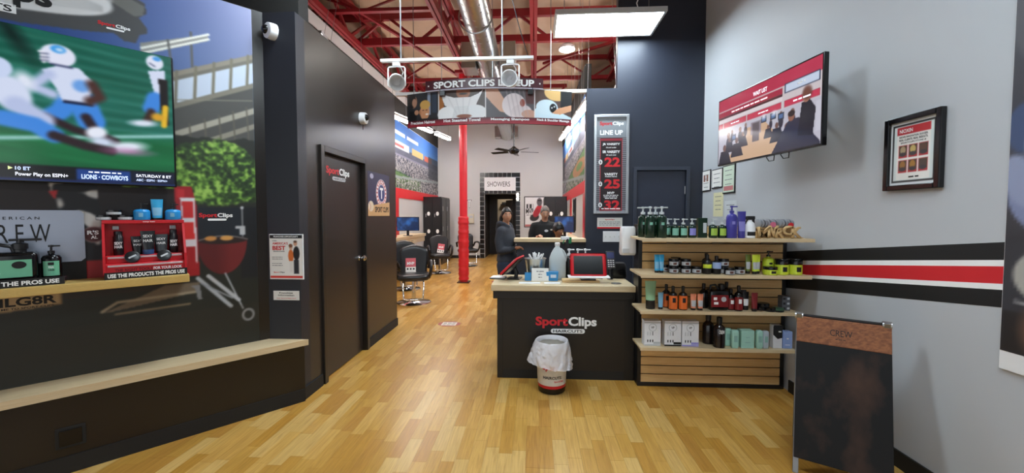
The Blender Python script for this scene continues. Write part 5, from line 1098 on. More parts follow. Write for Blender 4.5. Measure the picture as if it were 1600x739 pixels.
def solid_letter(ch, x, z, w_, h, parent):
    me = textmesh(ch, .035); bm = bmesh.new(); bm.from_mesh(me); bpy.data.meshes.remove(me)
    r = bmesh.ops.extrude_face_region(bm, geom=bm.faces[:]); bmesh.ops.translate(bm, verts=[v for v in r['geom'] if isinstance(v, bmesh.types.BMVert)], vec=(0, 0, .1))
    co = np.array([v.co[:] for v in bm.verts]); a = co.min(0); e = co.max(0); s = (w_ / (e[0] - a[0]), h / (e[1] - a[1]), .012 / (e[2] - a[2]))
    for v in bm.verts: v.co = Vector((x + (v.co.x - (a[0] + e[0]) / 2) * s[0], -.002 - (v.co.z - a[2]) * s[2], z + (v.co.y - a[1]) * s[1]))
    b = MB(); b.bm.free(); b.bm = bm; b.obj('letter', PLY, parent)
for ch, x, z, w_, h in (('M', -.115, .003, .095, .085), ('V', -.045, .012, .075, .085), ('R', .0, .003, .07, .075), ('C', .06, .022, .075, .075), ('K', .125, .003, .075, .085)): solid_letter(ch, x, z, w_, h, t)
rs = random.Random(8)
TINM = C_('grey_tin', '8a8c92', .3); TINL = C_('dark_tin_lid', '4a4c52', .3)
for k in range(11):
    g = k < 6; x = 1.86 + (-.115 + .021 * k if g else -.115 + .021 * k + .025)
    q = thing('pomade_tin', 'grey tin on edge, %s from left in the %s row on the letter display' % (('first', 'second', 'third', 'fourth', 'fifth', 'sixth')[k if g else k - 6], 'left' if g else 'right'), 'tin', Matrix.Translation((x, 3.13 + .075, Z1 + .0795 + .033)) @ Matrix.Rotation(.45, 4, 'Z') @ Matrix.Rotation(PI / 2, 4, 'Y'), 'tins on the letter display, left row' if g else 'tins on the letter display, right row')
    MB().lathe([(.03, -.008), (.033, -.006), (.033, .001)], 20).obj('tin_base', TINM, q, 35); MB().lathe([(.0335, .0), (.0335, .008), (.03, .009)], 20).obj('lid', TINL if k % 2 else TINM, q, 35)
tag(MB().cyl((0, 0, 0), (0, .004, 0), .02, n=20).xf(pp(1.86 + .085, 3.125, Z1 + .10)).obj('round_tag', RED), 'round red tag at the right of the wooden letters', 'tag')
tag(MB().cyl((0, 0, 0), (0, .004, 0), .02, n=20).xf(pp(1.86 - .045, 3.125, Z1 + .105)).obj('round_tag', C_('pink_tag', 'd06a86')), 'round pink tag at the left of the wooden letters', 'tag')
# --- second shelf
for x, lab in ((.972, 'blue and black tube, left of two on the second shelf'), (1.008, 'blue and black tube, right of two on the second shelf')): squeeze(.042, .145, SKY, BLACK, lab, pp(x, 3.2, Z2, .1), cap=.12, lm=SKYL, group='blue and black tubes')
for k, (x, y, n_) in enumerate(((1.098, 3.19, 2), (1.192, 3.19, 2), (1.274, 3.19, 1), (1.487, 3.2, 2), (1.50, 3.13, 1), (1.595, 3.17, 1), (1.06, 3.28, 1), (1.15, 3.29, 2))):
    for j in range(n_):
        jar(.037, .057, BLACK, GREYL, BLACKG, 'black silver-label jar, %s%s' % (('lower ' if j == 0 else 'upper ') if n_ == 2 else '', ('of the first front stack beside the blue tubes', 'of the second front stack beside the blue tubes', 'alone, right of the two front stacks', 'of the stack right of the black bottles', 'alone, before the stack right of the black bottles', 'alone, just left of the lime tubes', 'in the back row near the blue tubes', 'in the back row between the front stacks')[k]), pp(x, y, Z2 + j * .0575), 'black jars with silver labels', emblem=BROWNL)
bottle(.034, .15, BLACK, YEL, BLACK, 'black bottle with yellow patch on the second shelf', lz=(.3, .5), M=pp(1.348, 3.17, Z2)); bottle(.034, .14, BLACK, C_('pale_blue_label', '9db3e0'), BLACK, 'black bottle with pale blue patch on the second shelf', lz=(.3, .65), M=pp(1.42, 3.17, Z2)); bottle(.034, .15, BLACK, None, BLACK, 'plain black bottle behind the yellow-patch bottle', M=pp(1.385, 3.27, Z2))
for k, (x, y) in enumerate(((1.668, 3.19), (1.708, 3.17), (1.74, 3.19))): squeeze(.042, .15, YEL if k else C_('olive_tube', '6a7a2c'), BLACK, ('olive tube, leftmost of three on the second shelf', 'lime tube with grey top, middle of three on the second shelf', 'lime tube with grey top, rightmost of three on the second shelf')[k], pp(x, y, Z2), lm=GREYL, cap=.14)
jar(.048, .062, YEL, YEL, BLACKG, 'low lime jar with black lid on the second shelf', pp(1.815, 3.15, Z2), emblem=BLACKP); pump_bottle(.042, .125, YEL, YEL, BLACK, 'lime pump bottle behind the low lime jar', M=pp(1.85, 3.24, Z2), emblem=BLACKP, lz=(.1, .5))
for x, lab in ((1.91, 'large lime jar left of two at the second shelf\'s end'), (2.012, 'large lime jar right of two at the second shelf\'s end')): jar(.046, .12, YEL, YEL, BLACKG, lab, pp(x, 3.17, Z2), name='large_jar', emblem=BLACKP, group='large lime jars')
# --- third shelf
squeeze(.09, .225, SAGE, BLACK, 'large sage green tube with black cap on the third shelf', pp(.94, 3.25, Z3), cap=.32, lm=None); squeeze(.044, .135, SKYL, BLACK, 'small pale blue tube on the third shelf', pp(1.018, 3.24, Z3), cap=.12)
for k, (x, y) in enumerate(((1.112, 3.23), (1.19, 3.23), (1.085, 3.31))): bottle(.034, .19, BLACK, ORANGE, BLACK, ('black bottle with orange label, left of the front pair', 'black bottle with orange label, right of the front pair', 'black bottle with orange label in the second row')[k], lz=(.04, .6), M=pp(x, y, Z3), neck=.32, emblem=BLACKP, group='orange-label bottles')
for x, lab in ((1.268, 'small salmon tube, left of two on the third shelf'), (1.322, 'small salmon tube, right of two on the third shelf')): squeeze(.048, .13, PEACH, BLACK, lab, pp(x, 3.22, Z3), cap=.12, lm=GREYL, group='small salmon tubes')
t = thing('bottle_jug', 'black jug with dark red label in the middle of the third shelf', 'jug', pp(1.465, 3.24, Z3))
MB().box(-.075, .075, -.04, .05, 0, .165, .018, seg=3).obj('jug_body', BLACKG, t, 40); MB().lathe([(.022, .16), (.022, .18), (.026, .182), (.026, .205), (.015, .21)], 16, c=(.03, 0, 0)).obj('neck_cap', BLACK, t, 40); MB().tube([(-.06, 0, .16), (-.055, 0, .195), (-.02, 0, .20), (.005, 0, .165)], .009, 8).obj('handle', BLACK, t, 60)
MB().box(-.066, .066, -.0415, -.0405, .03, .125).obj('label_sheet', REDL, t)
for x, z, w_, h in ((-.035, .085, .026, .022), (-.028, .05, .034, .02)): MB().box(x - w_ / 2, x + w_ / 2, -.0422, -.0416, z, z + h).obj('label_patch', WHITEP, t)
MB().cyl((.03, -.0422, .092), (.03, -.0416, .092), .02, n=20).obj('emblem', GREYL, t)
bottle(.034, .20, BLACKG, None, BLACK, 'plain black bottle behind the black jug on the third shelf', M=pp(1.385, 3.31, Z3))
for k, (x, y, h) in enumerate(((1.618, 3.22, .2), (1.572, 3.25, .17), (1.58, 3.34, .21))): bottle(.032, h, BLACKG, REDL, BLACK, ('black bottle with dark red label, tallest front one', 'black bottle with dark red label beside the jug', 'black bottle with dark red label in the back row')[k], lz=(.05, .55), M=pp(x, y, Z3), emblem=WHITEP, group='dark red label bottles')
for k, (x, y) in enumerate(((1.735, 3.21), (1.688, 3.25), (1.71, 3.33))): squeeze(.05, .145, BLACK if k else REDL, BLACK, ('red and black tube, rightmost in its cluster', 'black tube between the red-label bottle and the red tube', 'black tube in the back row behind the red tube')[k], pp(x, y, Z3), lm=WHITEP if k else REDL, cap=.14)
for k, (x, y, z) in enumerate(((1.805, 3.25, 0), (1.86, 3.22, 0), (1.825, 3.25, .0285), (1.915, 3.21, 0))): tin(.042, .028, BLACK, BLACKG if k != 3 else C_('green_tin', '3a5a44'), ('flat black tin at the bottom left of the tin pile', 'flat black tin in the middle of the tin pile', 'flat black tin on top of the tin pile', 'flat tin with greenish lid at the right of the pile')[k], pp(x, y, Z3 + z))
for i in range(3):
    for j in range(2): carton(.03, .06, .038, C_('grey_carton', '55565c', .4), 'small grey carton, %s layer, %s from the left in the stack at the shelf\'s end' % (('lower', 'middle', 'top')[i], ('first', 'second')[j]), pp(1.975 + j * .031, 3.23, Z3 + i * .0385), bands=((-.3, .3, .3, .7, BLACKP if j == 0 else GREYL),))
# --- bottom shelf
for k, (x, bm_) in enumerate(((.960, GREYL), (1.121, BLACKP), (1.260, LILAC))):
    t = carton(.132, .075, .205, C_('white_carton', 'e2e3e8', .5), ('white shaver-set box with grey foot print, first of three', 'white shaver-set box with black foot print, middle of three', 'white shaver-set box with lilac foot print, third of three')[k], pp(x, 3.245, Z4), bands=((-.5, .5, 0, .055, bm_), (.05, .5, .07, .16, bm_), (-.5, .5, .90, .94, GREYL)))
    MB().tube([(.03 * math.cos(a), 0, .03 * math.sin(a)) for a in np.linspace(0, 2 * PI, 20)[:-1]], .0025, 5, True).xf(Matrix.Translation((0, -.001, .15))).obj('ring_print', GREYL, t); text('VP', t, BLACKP, 0, 0, 0, w=.025, h=.018, M=Matrix.Translation((0, -.0012, .15)) @ RX90)
    for j in range(3): MB().box(-.042 + j * .02, -.034 + j * .02, -.0012, 0, .03, .05).obj('print_block', BLACKP, t); MB().box(-.041 + j * .02, -.036 + j * .02, -.0012, 0, .085, .115).obj('print_block', GREYL if j < 2 else BLACKP, t)
for k, (x, y) in enumerate(((1.488, 3.25), (1.44, 3.34))):
    q = bottle(.045, .245, AMBER, None, BLACK, ('tall dark bottle with white lettering on the bottom shelf', 'tall dark bottle hidden behind the lettered one')[k], M=pp(x, y, Z4), neck=.42)
    if k == 0: text('CREW', q, WHITEP, 0, 0, 0, w=.045, h=.03, M=Matrix.Translation((.002, -.0415, .13)) @ RX90)
def rounded(w_, d_, h, m, label, M, group=None):
    t = thing('soft_bottle', label, 'bottle', M, group); MB().loft([sq(w_ * .8, d_ * .8, 0), sq(w_ * .95, d_, .008), sq(w_, d_, h * .2), sq(w_, d_, h * .85), sq(w_ * .9, d_ * .9, h * .96), sq(w_ * .6, d_ * .6, h)]).obj('bottle_body', m, t, 50); MB().box(-w_ * .25, w_ * .25, -d_ / 2 - .0006, -d_ / 2 + .002, h * .35, h * .7).obj('faint_print', C_('faint_print', '8fb8b0'), t); return t
rounded(.055, .04, .145, MINT, 'mint soft bottle in front at the left of the mint box', pp(1.602, 3.235, Z4)); rounded(.055, .04, .145, MINT, 'mint soft bottle behind and left of the front one', pp(1.572, 3.29, Z4)); rounded(.05, .04, .145, MINT, 'mint soft bottle right of the mint box', pp(1.79, 3.235, Z4)); rounded(.045, .035, .14, PALEG, 'clear grey soft bottle on the bottom shelf', pp(1.842, 3.24, Z4))
carton(.10, .07, .142, MINT, 'square mint box on the bottom shelf', pp(1.70, 3.225, Z4), bands=((-.2, .2, .3, .34, C_('faint_print', '8fb8b0')), (-.15, .15, .6, .63, C_('faint_print', '8fb8b0'))))
t = carton(.070, .05, .185, C_('white_carton', 'e2e3e8', .5), 'black over white slanted carton on the bottom shelf', pp(1.935, 3.235, Z4))
MB().prism([(-.0352, .186), (-.0352, .11), (.0, .075), (.0352, .085), (.0352, .186)], 0, .001).xf(RX90).obj('print_block', BLACKP, t); MB().box(.005, .025, -.0018, -.001, .13, .14).obj('print_block', WHITEP, t)
carton(.072, .05, .135, PERI, 'periwinkle blue carton at the bottom shelf\'s right end', pp(2.012, 3.235, Z4), bands=((-.25, .25, .2, .23, WHITEP), (-.1, .1, .55, .62, WHITEP)))

# ================================================================== A-FRAME SIGN
A0_, A1_ = Vector((1.489, 2.32, 0)), Vector((1.846, 2.10, 0)); ax = (A1_ - A0_).normalized(); spread = Vector((.25, .40, 0)); top_c = .865
t = thing('sidewalk_sign', 'folding chalkboard sidewalk sign with walnut header beside the grey wall', 'sign', loc=(0, 0, 0))
def leaf(foot, hinge, front):
    y = (Vector(hinge) - Vector(foot)); Hl = y.length; y.normalize(); z = ax.cross(y); 
    if front: pass
    M = Matrix((ax, y, z)).transposed().to_4x4(); M.translation = foot; return M, Hl
foot = A0_.copy(); hinge = A0_ + spread / 2 + Vector((0, 0, top_c)); Wd = .425
M, Hl = leaf(foot, hinge, True)
for x in (.0, Wd - .028): MB().box(x, x + .028, 0, Hl + .02, -.022, .0, .002).xf(M).obj('leg', ALU, t)
MB().box(.004, Wd - .004 + .008, .085, Hl - .155, .001, .014, .002).xf(M).obj('chalkboard', mat('chalkboard', '151516', .75, var=.6, scale=3.5, bump=.02), t)
MB().box(.004, Wd + .004, Hl - .155, Hl - .005, .001, .016, .002).xf(M).obj('header_board', WALNUT, t)
text('CREW', t, BLACKP, Wd / 2, Hl - .08, .0168, w=.10, h=.036, bold=.0, M=M); bars(t, BLACKP, Wd / 2, Hl - .115, .0168, .05, .006, M=M)
Mb = Matrix((ax, (hinge - (A0_ + spread)).normalized(), ax.cross((hinge - (A0_ + spread)).normalized()))).transposed().to_4x4(); Mb.translation = A0_ + spread; Hb = (hinge - (A0_ + spread)).length
for x in (.0, Wd - .028): MB().box(x, x + .028, 0, Hb + .02, 0, .022, .002).xf(Mb).obj('leg', ALU, t)
MB().box(.004, Wd, .085, Hb - .155, -.014, -.001, .002).xf(Mb).obj('chalkboard', mat('chalkboard', '1f2022', .75), t); MB().box(.004, Wd, Hb - .155, Hb - .005, -.014, -.001, .002).xf(Mb).obj('header_board', WALNUT, t)
for x in (.014, Wd - .014):
    c = hinge + ax * x; b = MB(); b.cyl(c - ax * .02, c + ax * .02, .022, n=16); b.obj('hinge', STEEL, t, 40)
MB().cyl(hinge + ax * .03 + Vector((0, 0, .004)), hinge + ax * (Wd - .03) + Vector((0, 0, .004)), .008, n=10).obj('hinge_rod', BLACK, t)

# floor decals
for x, y, lab in ((-1.154, 5.29, 'worn red and white floor sticker at the salon entrance'), (-.808, 8.746, 'worn red and white floor sticker farther back by the column')):
    t = thing('floor_sticker', lab, 'sticker', loc=(x, y, .0004)); MB().prism([(.16 * math.cos(a) * 1.0, .13 * math.sin(a)) for a in np.linspace(0, 2 * PI, 9)[:-1] + PI / 8], 0, .0006).obj('red_border', C_('worn_red', 'a85a52', .5, .2), t); MB().box(-.1, .1, -.08, .08, .0006, .001).obj('white_field', C_('worn_white', 'cfc4b8', .5, .15), t)
    for yy in (.045, 0, -.045): bars(t, mat('grey_print', '6b6b70', .6), 0, yy, .0014, .16, .025)

# ================================================================== SALON
# stadium murals on both side walls with red band below
def ballpark(x0, x1, flip=False):
    p = Pic(x0, x1, 2.14, 3.75, .022); X = (p.X - x0) / (x1 - x0); X = 1 - X if flip else X; Y = (p.Y - 2.14) / 1.61
    p.fill('3f7cc8'); p.put(np.clip((Y - .6) * 2.5, 0, 1), '2f6fc4'); p.put(np.clip((.82 - Y) * 5, 0, 1) * .6, '7fa6cc')
    st = .66 - .05 * X; p.put((Y < st) * 1., '4a5066'); p.put((Y < st) * (Y > st - .12) * np.clip(fbm(p.X * 6, p.Y * 20, 2) - .2, 0, 1), '6a6f86')
    cr_ = vnoise(p.X * 40, p.Y * 40, 7); p.put((Y < .52) * (cr_ > .5), 'b9b4b8'); p.put((Y < .52) * (cr_ < .25), '2c2f3a'); p.put((Y < .52) * (Y > .48), '8a86a0')
    fld = (Y < .40 - .28 * X) * (X < .75); p.put(fld * 1., '5f8a4a'); p.put(fld * (((X - .18) / .22) ** 2 + ((Y - .22) / .10) ** 2 < 1), 'c08a5a'); p.put(fld * (((X - .16) / .10) ** 2 + ((Y - .23) / .05) ** 2 < 1), '6f9a54'); p.put(fld * (np.abs(Y - (.40 - .28 * X)) < .02), '2f5a3c')
    p.put((np.abs(Y - (.05 + .22 * X)) < .02) * 1., 'a8b4b4'); p.put((Y < .03 + .22 * X) * (cr_ > .62), 'd8d4d4'); p.put((Y < .03 + .22 * X) * (cr_ < .4), '2f3340')
    p.put((X > .38) * (X < .62) * (Y > .60) * (Y < .70), 'd8dde4'); p.put((X > .43) * (X < .57) * (Y > .63) * (Y < .67), 'c05a5a'); p.put((X > .65) * (X < .78) * (Y > .60) * (Y < .70), 'd6b878'); p.put((X > .8) * (X < .9) * (Y > .6) * (Y < .69), 'c8604a')
    p.put((X > .46) * (X < .72) * (Y > .80) * (Y < .86) * (np.abs(X - .59) > .01), 'e8f0f8'); p.put((X > .85) * (Y < .72) * (Y > .3) * .7, '2c3440')
    p.C *= .8
    return p
SLW = wallM((XSL, 0, 0), (0, 1, 0)); SRW = wallM((XSR, 0, 0), (0, -1, 0))
q = ballpark(5.3, 13.45).obj('ballpark_mural', pmat('printed_wall_cover', .75), None, SLW @ Matrix.Translation((0, 0, .004))); tag(q, 'ballpark photo mural above the red band on the left salon wall', 'mural')
q = ballpark(-13.45, -7.62, True).obj('ballpark_mural', pmat('printed_wall_cover', .75), None, SRW @ Matrix.Translation((0, 0, .004))); tag(q, 'ballpark photo mural above the red band on the right salon wall', 'mural')
for W_, a, e, lab in ((SLW, 5.3, 13.45, 'red painted band under the left ballpark mural'), (SRW, -13.45, -7.62, 'red painted band under the right ballpark mural')):
    tag(link('red_band', MB().box(a, e, 1.90, 2.135, 0, .012).mesh('red_band'), REDP, M=W_), lab, 'band')
    tag(link('dark_valance', MB().box(a, e, 3.76, 4.28, 0, .02).mesh('dark_valance'), BLACKM, M=W_), lab.replace('red painted band under', 'dark band along the top of'), 'band')
# stations
def station(W_, sgn, y0, y1, lab, ys):
    """counter along a wall; W_ local x runs along the wall"""
    t = thing('styling_counter', lab, 'counter', W_); D = .42
    MB().box(y0, y1, .93, 1.0, .0, D, .004).obj('counter_top', MAPLEC, t); MB().box(y0 + .02, y1 - .02, .80, .93, .01, D - .03).obj('drawer_row', MAPLEC, t)
    for x in ys: MB().box(x - .18, x + .18, 1.0, 1.9, .0, .016).obj('red_panel', RED, t); MB().box(x - .28, x + .28, 0, .80, .02, D - .08).obj('cabinet', BLACK, t); MB().box(x - .05, x + .05, .86, .87, D - .03, D - .015).obj('drawer_handle', BLACK, t)
    MB().box(y0, y1, 0, .1, .012, .03).obj('kick_board', BLACK, t)
station(SLW, 1, 6.4, 10.4, 'pale wooden styling counter along the left salon wall', (7.3, 9.3))
station(SRW, -1, -11.2, -6.7, 'pale wooden styling counter along the right salon wall', (-10.4, -7.6))
def monitor(M, lab):
    t = thing('monitor', lab, 'monitor', M); MB().box(-.27, .27, .12, .46, -.02, .02, .008).obj('cabinet', BLACKG, t)
    p = Pic(-.255, .255, .135, .445, .015); p.fill('132a52'); n = fbm(p.X * 10, p.Y * 10, 4); p.put(np.clip((n - .45) * 3, 0, 1) * .8, '2f66b0'); p.ell(.02, .33, .06, .08, '3a78c8', 0, .05, .6); p.obj('screen', SCREEN, t, Matrix.Translation((0, 0, .0206)))
    MB().box(-.03, .03, .0, .13, -.015, .005).obj('stand_neck', BLACK, t); MB().box(-.11, .11, 0, .012, -.08, .06, .004).obj('stand_foot', BLACK, t)
monitor(Matrix.Translation((-2.93, 9.05, 1.0)) @ wallM((0, 0, 0), (.93, .37, 0)) @ Matrix.Scale(.95, 4), 'blue-screened monitor on the left styling counter')
monitor(Matrix.Translation((.63, 8.35, 1.0)) @ wallM((0, 0, 0), (.72, -.69, 0)), 'blue-screened monitor on the right styling counter')
for W_, x, lab in ((SLW, 8.45, 'dark framed mirror above the left counter, nearer one'), (SLW, 6.75, 'dark framed mirror above the left counter, nearest one'), (SRW, -9.4, 'dark framed mirror above the right counter')):
    t = thing('station_mirror', lab, 'mirror', W_ @ Matrix.Translation((x, 1.02, 0))); MB().box(-.27, .27, .1, .85, 0, .02, .004).obj('frame', BLACK, t); MB().box(-.24, .24, .13, .82, .02, .024).obj('glass', mat('mirror_glass', '3a3c40', .08, .9), t)
t = thing('tool_bottle', 'red can on the left styling counter', 'can', loc=(-3.0, 8.35, 1.0005)); MB().lathe([(.05, 0), (.05, .22), (.03, .24), (.03, .27)], 18).obj('can_body', RED, t, 35); MB().patch(.05, .08, .16, -.5, .5).obj('label_sheet', BLACKP, t)
tag(MB().lathe([(.035, 0), (.038, .004), (.038, .11), (.032, .115), (.03, .006)], 18, c=(.72, 9.1, 1.0005)).obj('glass_cup', WHITE), 'white cup on the right styling counter', 'cup')
# lockers
def lockers(x0, x1, y0, y1, lab, side):
    t = thing('locker', lab, 'locker', loc=(x0, y0, 0)); W_ = x1 - x0; D = y1 - y0; LB = mat('locker_black', '1b1b1f', .35, var=.08)
    MB().box(0, W_, .02, D, 0, 2.0, .004).obj('body', LB, t); MB().box(-.005, W_ + .005, .0, D, 1.995, 2.02).obj('top_cap', LB, t)
    for i in range(2):
        d = MB().box(i * W_ / 2 + .008, (i + 1) * W_ / 2 - .008, 0, .02, .08, 1.98, .003).obj('door', LB, t)
        cx = (i + .5) * W_ / 2
        for z, r in ((1.52, .045), (1.0, .045)): MB().lathe([(r, 0), (r, .001)], 18, sy=1.35).xf(Matrix.Translation((cx + .02, -.0005, z)) @ RX90).obj('emblem', WHITEP, d)
        MB().box(cx - .07, cx - .05, -.015, 0, 1.42, 1.52, .003).obj('handle', STEEL, d)
    for j in range(2):
        sx = W_ if side > 0 else 0; d = MB().box(sx - .001 if side > 0 else sx - .018, sx + .018 if side > 0 else sx + .001, .03 + j * D / 2, (j + 1) * D / 2 - .02, .08, 1.98, .003).obj('door', LB, t)
        for z in (1.6, 1.0): MB().box(sx + (.018 if side > 0 else -.03), sx + (.03 if side > 0 else -.018), .1 + j * D / 2, .16 + j * D / 2, z, z + .14, .003).obj('handle', STEEL, d)
lockers(-3.28, -2.75, 11.6, 12.75, 'tall black lockers in the far left corner of the salon', 1)
lockers(.30, .93, 11.6, 12.75, 'tall black lockers in the far right corner of the salon', -1)
# styling chairs
def chair():
    t = thing('styling_chair', 'x', 'chair', Matrix(), 'black styling chairs')
    MB().lathe([(.28, 0), (.285, .012), (.27, .022), (.10, .035), (.05, .06), (.045, .07)], 36).obj('base', CHROME, t, 50)
    MB().cyl((0, 0, .05), (0, 0, .24), .035, n=18).obj('post', CHROME, t, 40); MB().cyl((0, 0, .22), (0, 0, .40), .024, n=16).obj('piston', CHROME, t, 40)
    MB().box(-.17, .17, -.16, .16, .385, .405).obj('seat_plate', BLACK, t)
    MB().loft([[(x, y, z) for x, y, z in sq(.46, .46, .40)], sq(.52, .52, .42), sq(.53, .53, .46), sq(.50, .50, .495), sq(.40, .40, .505)]).obj('seat', VINYL, t, 60)
    rings = []; n = 13
    for k in range(n):
        u = k / (n - 1); z = .50 + .46 * u; w_ = .50 * (1 - .12 * (1 - u)) * math.sqrt(max(.02, 1 - max(0, (u - .72) / .285) ** 2)); y = .20 + .07 * u; ring_ = []
        for i in range(24):
            a = 2 * PI * i / 24; x = w_ / 2 * math.cos(a); th = .042 * (1 if u < .95 else .6); ring_.append((x, y + th * math.sin(a) - .05 * (x / .25) ** 2, z))
        rings.append(ring_)
    MB().loft(rings).obj('backrest', VINYL, t, 60)
    for s in (-1, 1):
        MB().tube([(s * .25, .22, .56), (s * .285, .16, .68), (s * .29, .0, .70), (s * .29, -.17, .685), (s * .285, -.22, .62), (s * .275, -.20, .52), (s * .25, -.14, .44)], .026, 10).obj('armrest', VINYL, t, 60)
        MB().tube([(s * .16, -.20, .40), (s * .165, -.27, .33), (s * .15, -.33, .13)], .012, 8).obj('footrest_leg', CHROME, t, 60)
    MB().tube([(-.15, -.33, .13), (-.1, -.35, .12), (.1, -.35, .12), (.15, -.33, .13)], .014, 8).obj('footrest_bar', CHROME, t, 60)
    return t
ch0 = chair(); ch0.matrix_world = place(-2.03, 6.55, 0, .28); ch0['label'] = 'black styling chair nearest the black partition, with a red flyer on its seat'
dup(ch0, 'black styling chair half hidden behind the nearest one', place(-2.56, 7.75, 0, .5))
dup(ch0, 'black styling chair by the lockers, with a red flyer and comb', place(-2.40, 9.95, 0, .35))
dup(ch0, 'black styling chair half hidden behind the red column', place(-1.93, 11.4, 0, .5))
dup(ch0, 'black styling chair behind the half wall, holding the child', place(.345, 5.79, .0, .35))
def flyer(M, lab, word):
    t = thing('flyer', lab, 'flyer', M); MB().box(-.085, .085, 0, .002, 0, .24).obj('sheet', C_('flyer_red', 'd0606a', .5), t); MB().box(-.085, .085, -.0008, .0, 0, .09).obj('print_block', PAPER, t)
    text(word, t, WHITEP, 0, 0, 0, w=.12, h=.05, bold=.06, M=Matrix.Translation((0, -.0012, .15)) @ RX90)
    for x in (-.05, 0, .05): MB().cyl((x, -.0016, .055), (x, -.0008, .055), .016, n=10).obj('print_dot', BLACKP, t)
flyer(place(-2.03, 6.55, .506, .28) @ Matrix.Translation((-.05, .10, 0)) @ Matrix.Rotation(-.2, 4, 'X'), 'red and white flyer leaning on the nearest styling chair', 'MVP')
flyer(place(-2.40, 9.95, .506, .35) @ Matrix.Translation((.02, .10, 0)) @ Matrix.Rotation(.18, 4, 'Y') @ Matrix.Rotation(-.2, 4, 'X'), 'red and white flyer leaning on the chair by the lockers', 'MVP')
# ceiling fan
t = thing('ceiling_fan', 'black ceiling fan on a long rod in the salon', 'fan', loc=(-.51, 9.9, 3.05))
MB().cyl((0, 0, .1), (0, 0, 2.15), .014, n=10).obj('down_rod', BLACK, t); MB().lathe([(.03, -.06), (.09, -.05), (.13, 0), (.13, .05), (.07, .09), (.03, .13)], 24).obj('motor', BLACKG, t, 40); MB().cyl((.06, 0, -.06), (.06, 0, -.25), .003, n=6).obj('pull_chain', STEEL, t)
blm = MB().box(.16, .62, -.065, .065, -.006, .004, .004).xf(Matrix.Rotation(.2, 4, 'X')).mesh('blade'); blm.materials.append(BLACK)
for i in range(5): o = link('blade', blm, None, t); o.rotation_euler = (0, 0, .25 + i * 2 * PI / 5)
for i in range(5): MB().box(.1, .2, -.015, .015, -.004, .006).xf(Matrix.Rotation(.25 + i * 2 * PI / 5, 4, 'Z')).obj('blade_iron', STEEL, t)
# tiled doorway surround with SHOWERS sign
BW = wallM((0, YB, 0), (1, 0, 0))
t = thing('tile_surround', 'black tiles with white joints framing the shower doorway', 'surround', BW)
g = MB()
tx0, tx1, tz1 = -1.862, -.478, 2.92
for a in ((tx0, O0, 0, tz1), (O1, tx1, 0, tz1), (O0, O1, OZ, tz1)): g.box(*a, 0, .012)
g.obj('white_backing', WHITE, t)
TILE = mat('black_tile', '17171a', .2, var=.1)
tl = .161
tme = MB().box(.005, .156, .005, .156, .012, .02, .002).mesh('tile'); tme.materials.append(TILE)
def tile(x, z, sx=1., sz=1.): o = link('tile', tme, None, t); o.location = (x, z, 0); o.scale = (sx, sz, 1)
nz_ = 18; hz = tz1 / nz_
for i in range(nz_): tile(tx0, i * hz, 1, hz / tl); tile(O1 - .01, i * hz, 1, hz / tl)
nx_ = 7; wx = (O1 - O0 - .0) / nx_
for i in range(nx_): tile(O0 + i * wx, tz1 - hz, wx / tl, hz / tl); tile(O0 + i * wx, OZ, wx / tl, .11 / tl)
text('SHOWERS', t, BLACKP, (O0 + O1) / 2 - .05, 2.53, .0135, w=.78, h=.17, bold=.0)
t = thing('wall_light', 'small pair of round lamps at the doorway\'s right edge', 'light', BW @ Matrix.Translation((-.57, 2.1, .02)))
MB().box(-.04, .04, -.14, .14, 0, .02).obj('back_plate', WHITE, t)
for z in (-.07, .07): MB().sphere((0, z, .05), .045).obj('bulb', emat('lit_bulb', 'fff6e0', 3.), t, 60)
t = thing('motivation_poster', 'framed black, white and red sports poster on the grey back wall', 'poster', BW)
p = Pic(-.32, .34, 1.09, 2.08, .02); p.fill('e2e2e4'); p.ell(.12, 1.65, .10, .20, 'c8303c', -.5); p.ell(.0, 1.4, .16, .12, '2f2a2c', .4); p.ell(.17, 1.92, .09, .14, '5a5458'); p.ell(.06, 1.55, .10, .15, 'b02a36', -.4); p.rect(-.32, .34, 1.09, 1.16, 'b86a6a'); p.rect(-.27, -.04, 1.7, 1.85, '2a2a2c'); p.put((np.sin(p.X * 60) > .3) * (p.Y > 1.7) * (p.Y < 1.85) * (p.X < -.04), 'e2e2e4')
p.obj('printed_sheet', PRINTM, t, Matrix.Translation((0, 0, .014))); MB().box(-.35, .37, 1.06, 2.11, 0, .012, .004).obj('frame', BLACK, t)
text('MVP', t, BLACKP, -.16, 1.61, .0155, w=.26, h=.17, bold=.03); bars(t, BLACKP, -.17, 1.48, .0155, .2, .03); bars(t, BLACKP, .2, 1.97, .0155, .18, .06)
t = thing('wall_letters', 'outlined letter decals on the grey back wall behind the column', 'decal', BW)
for s_, x in (('U', -2.46), ('T', -2.22)): text(s_, t, BLACKP, x, 1.86, .001, w=.15, h=.28, bold=.02); text(s_, t, WHITEP, x, 1.86, .002, w=.12, h=.25, bold=.0)
t = thing('thermostat', 'small beige wall box on the back wall beside the column', 'thermostat', BW @ Matrix.Translation((-2.16, 1.36, 0))); MB().box(-.1, .1, -.16, .16, 0, .05, .01).obj('case', mat('beige_plastic', 'd0c8b4', .5), t); MB().box(-.06, .06, .02, .1, .05, .053).obj('display', GREYL, t)

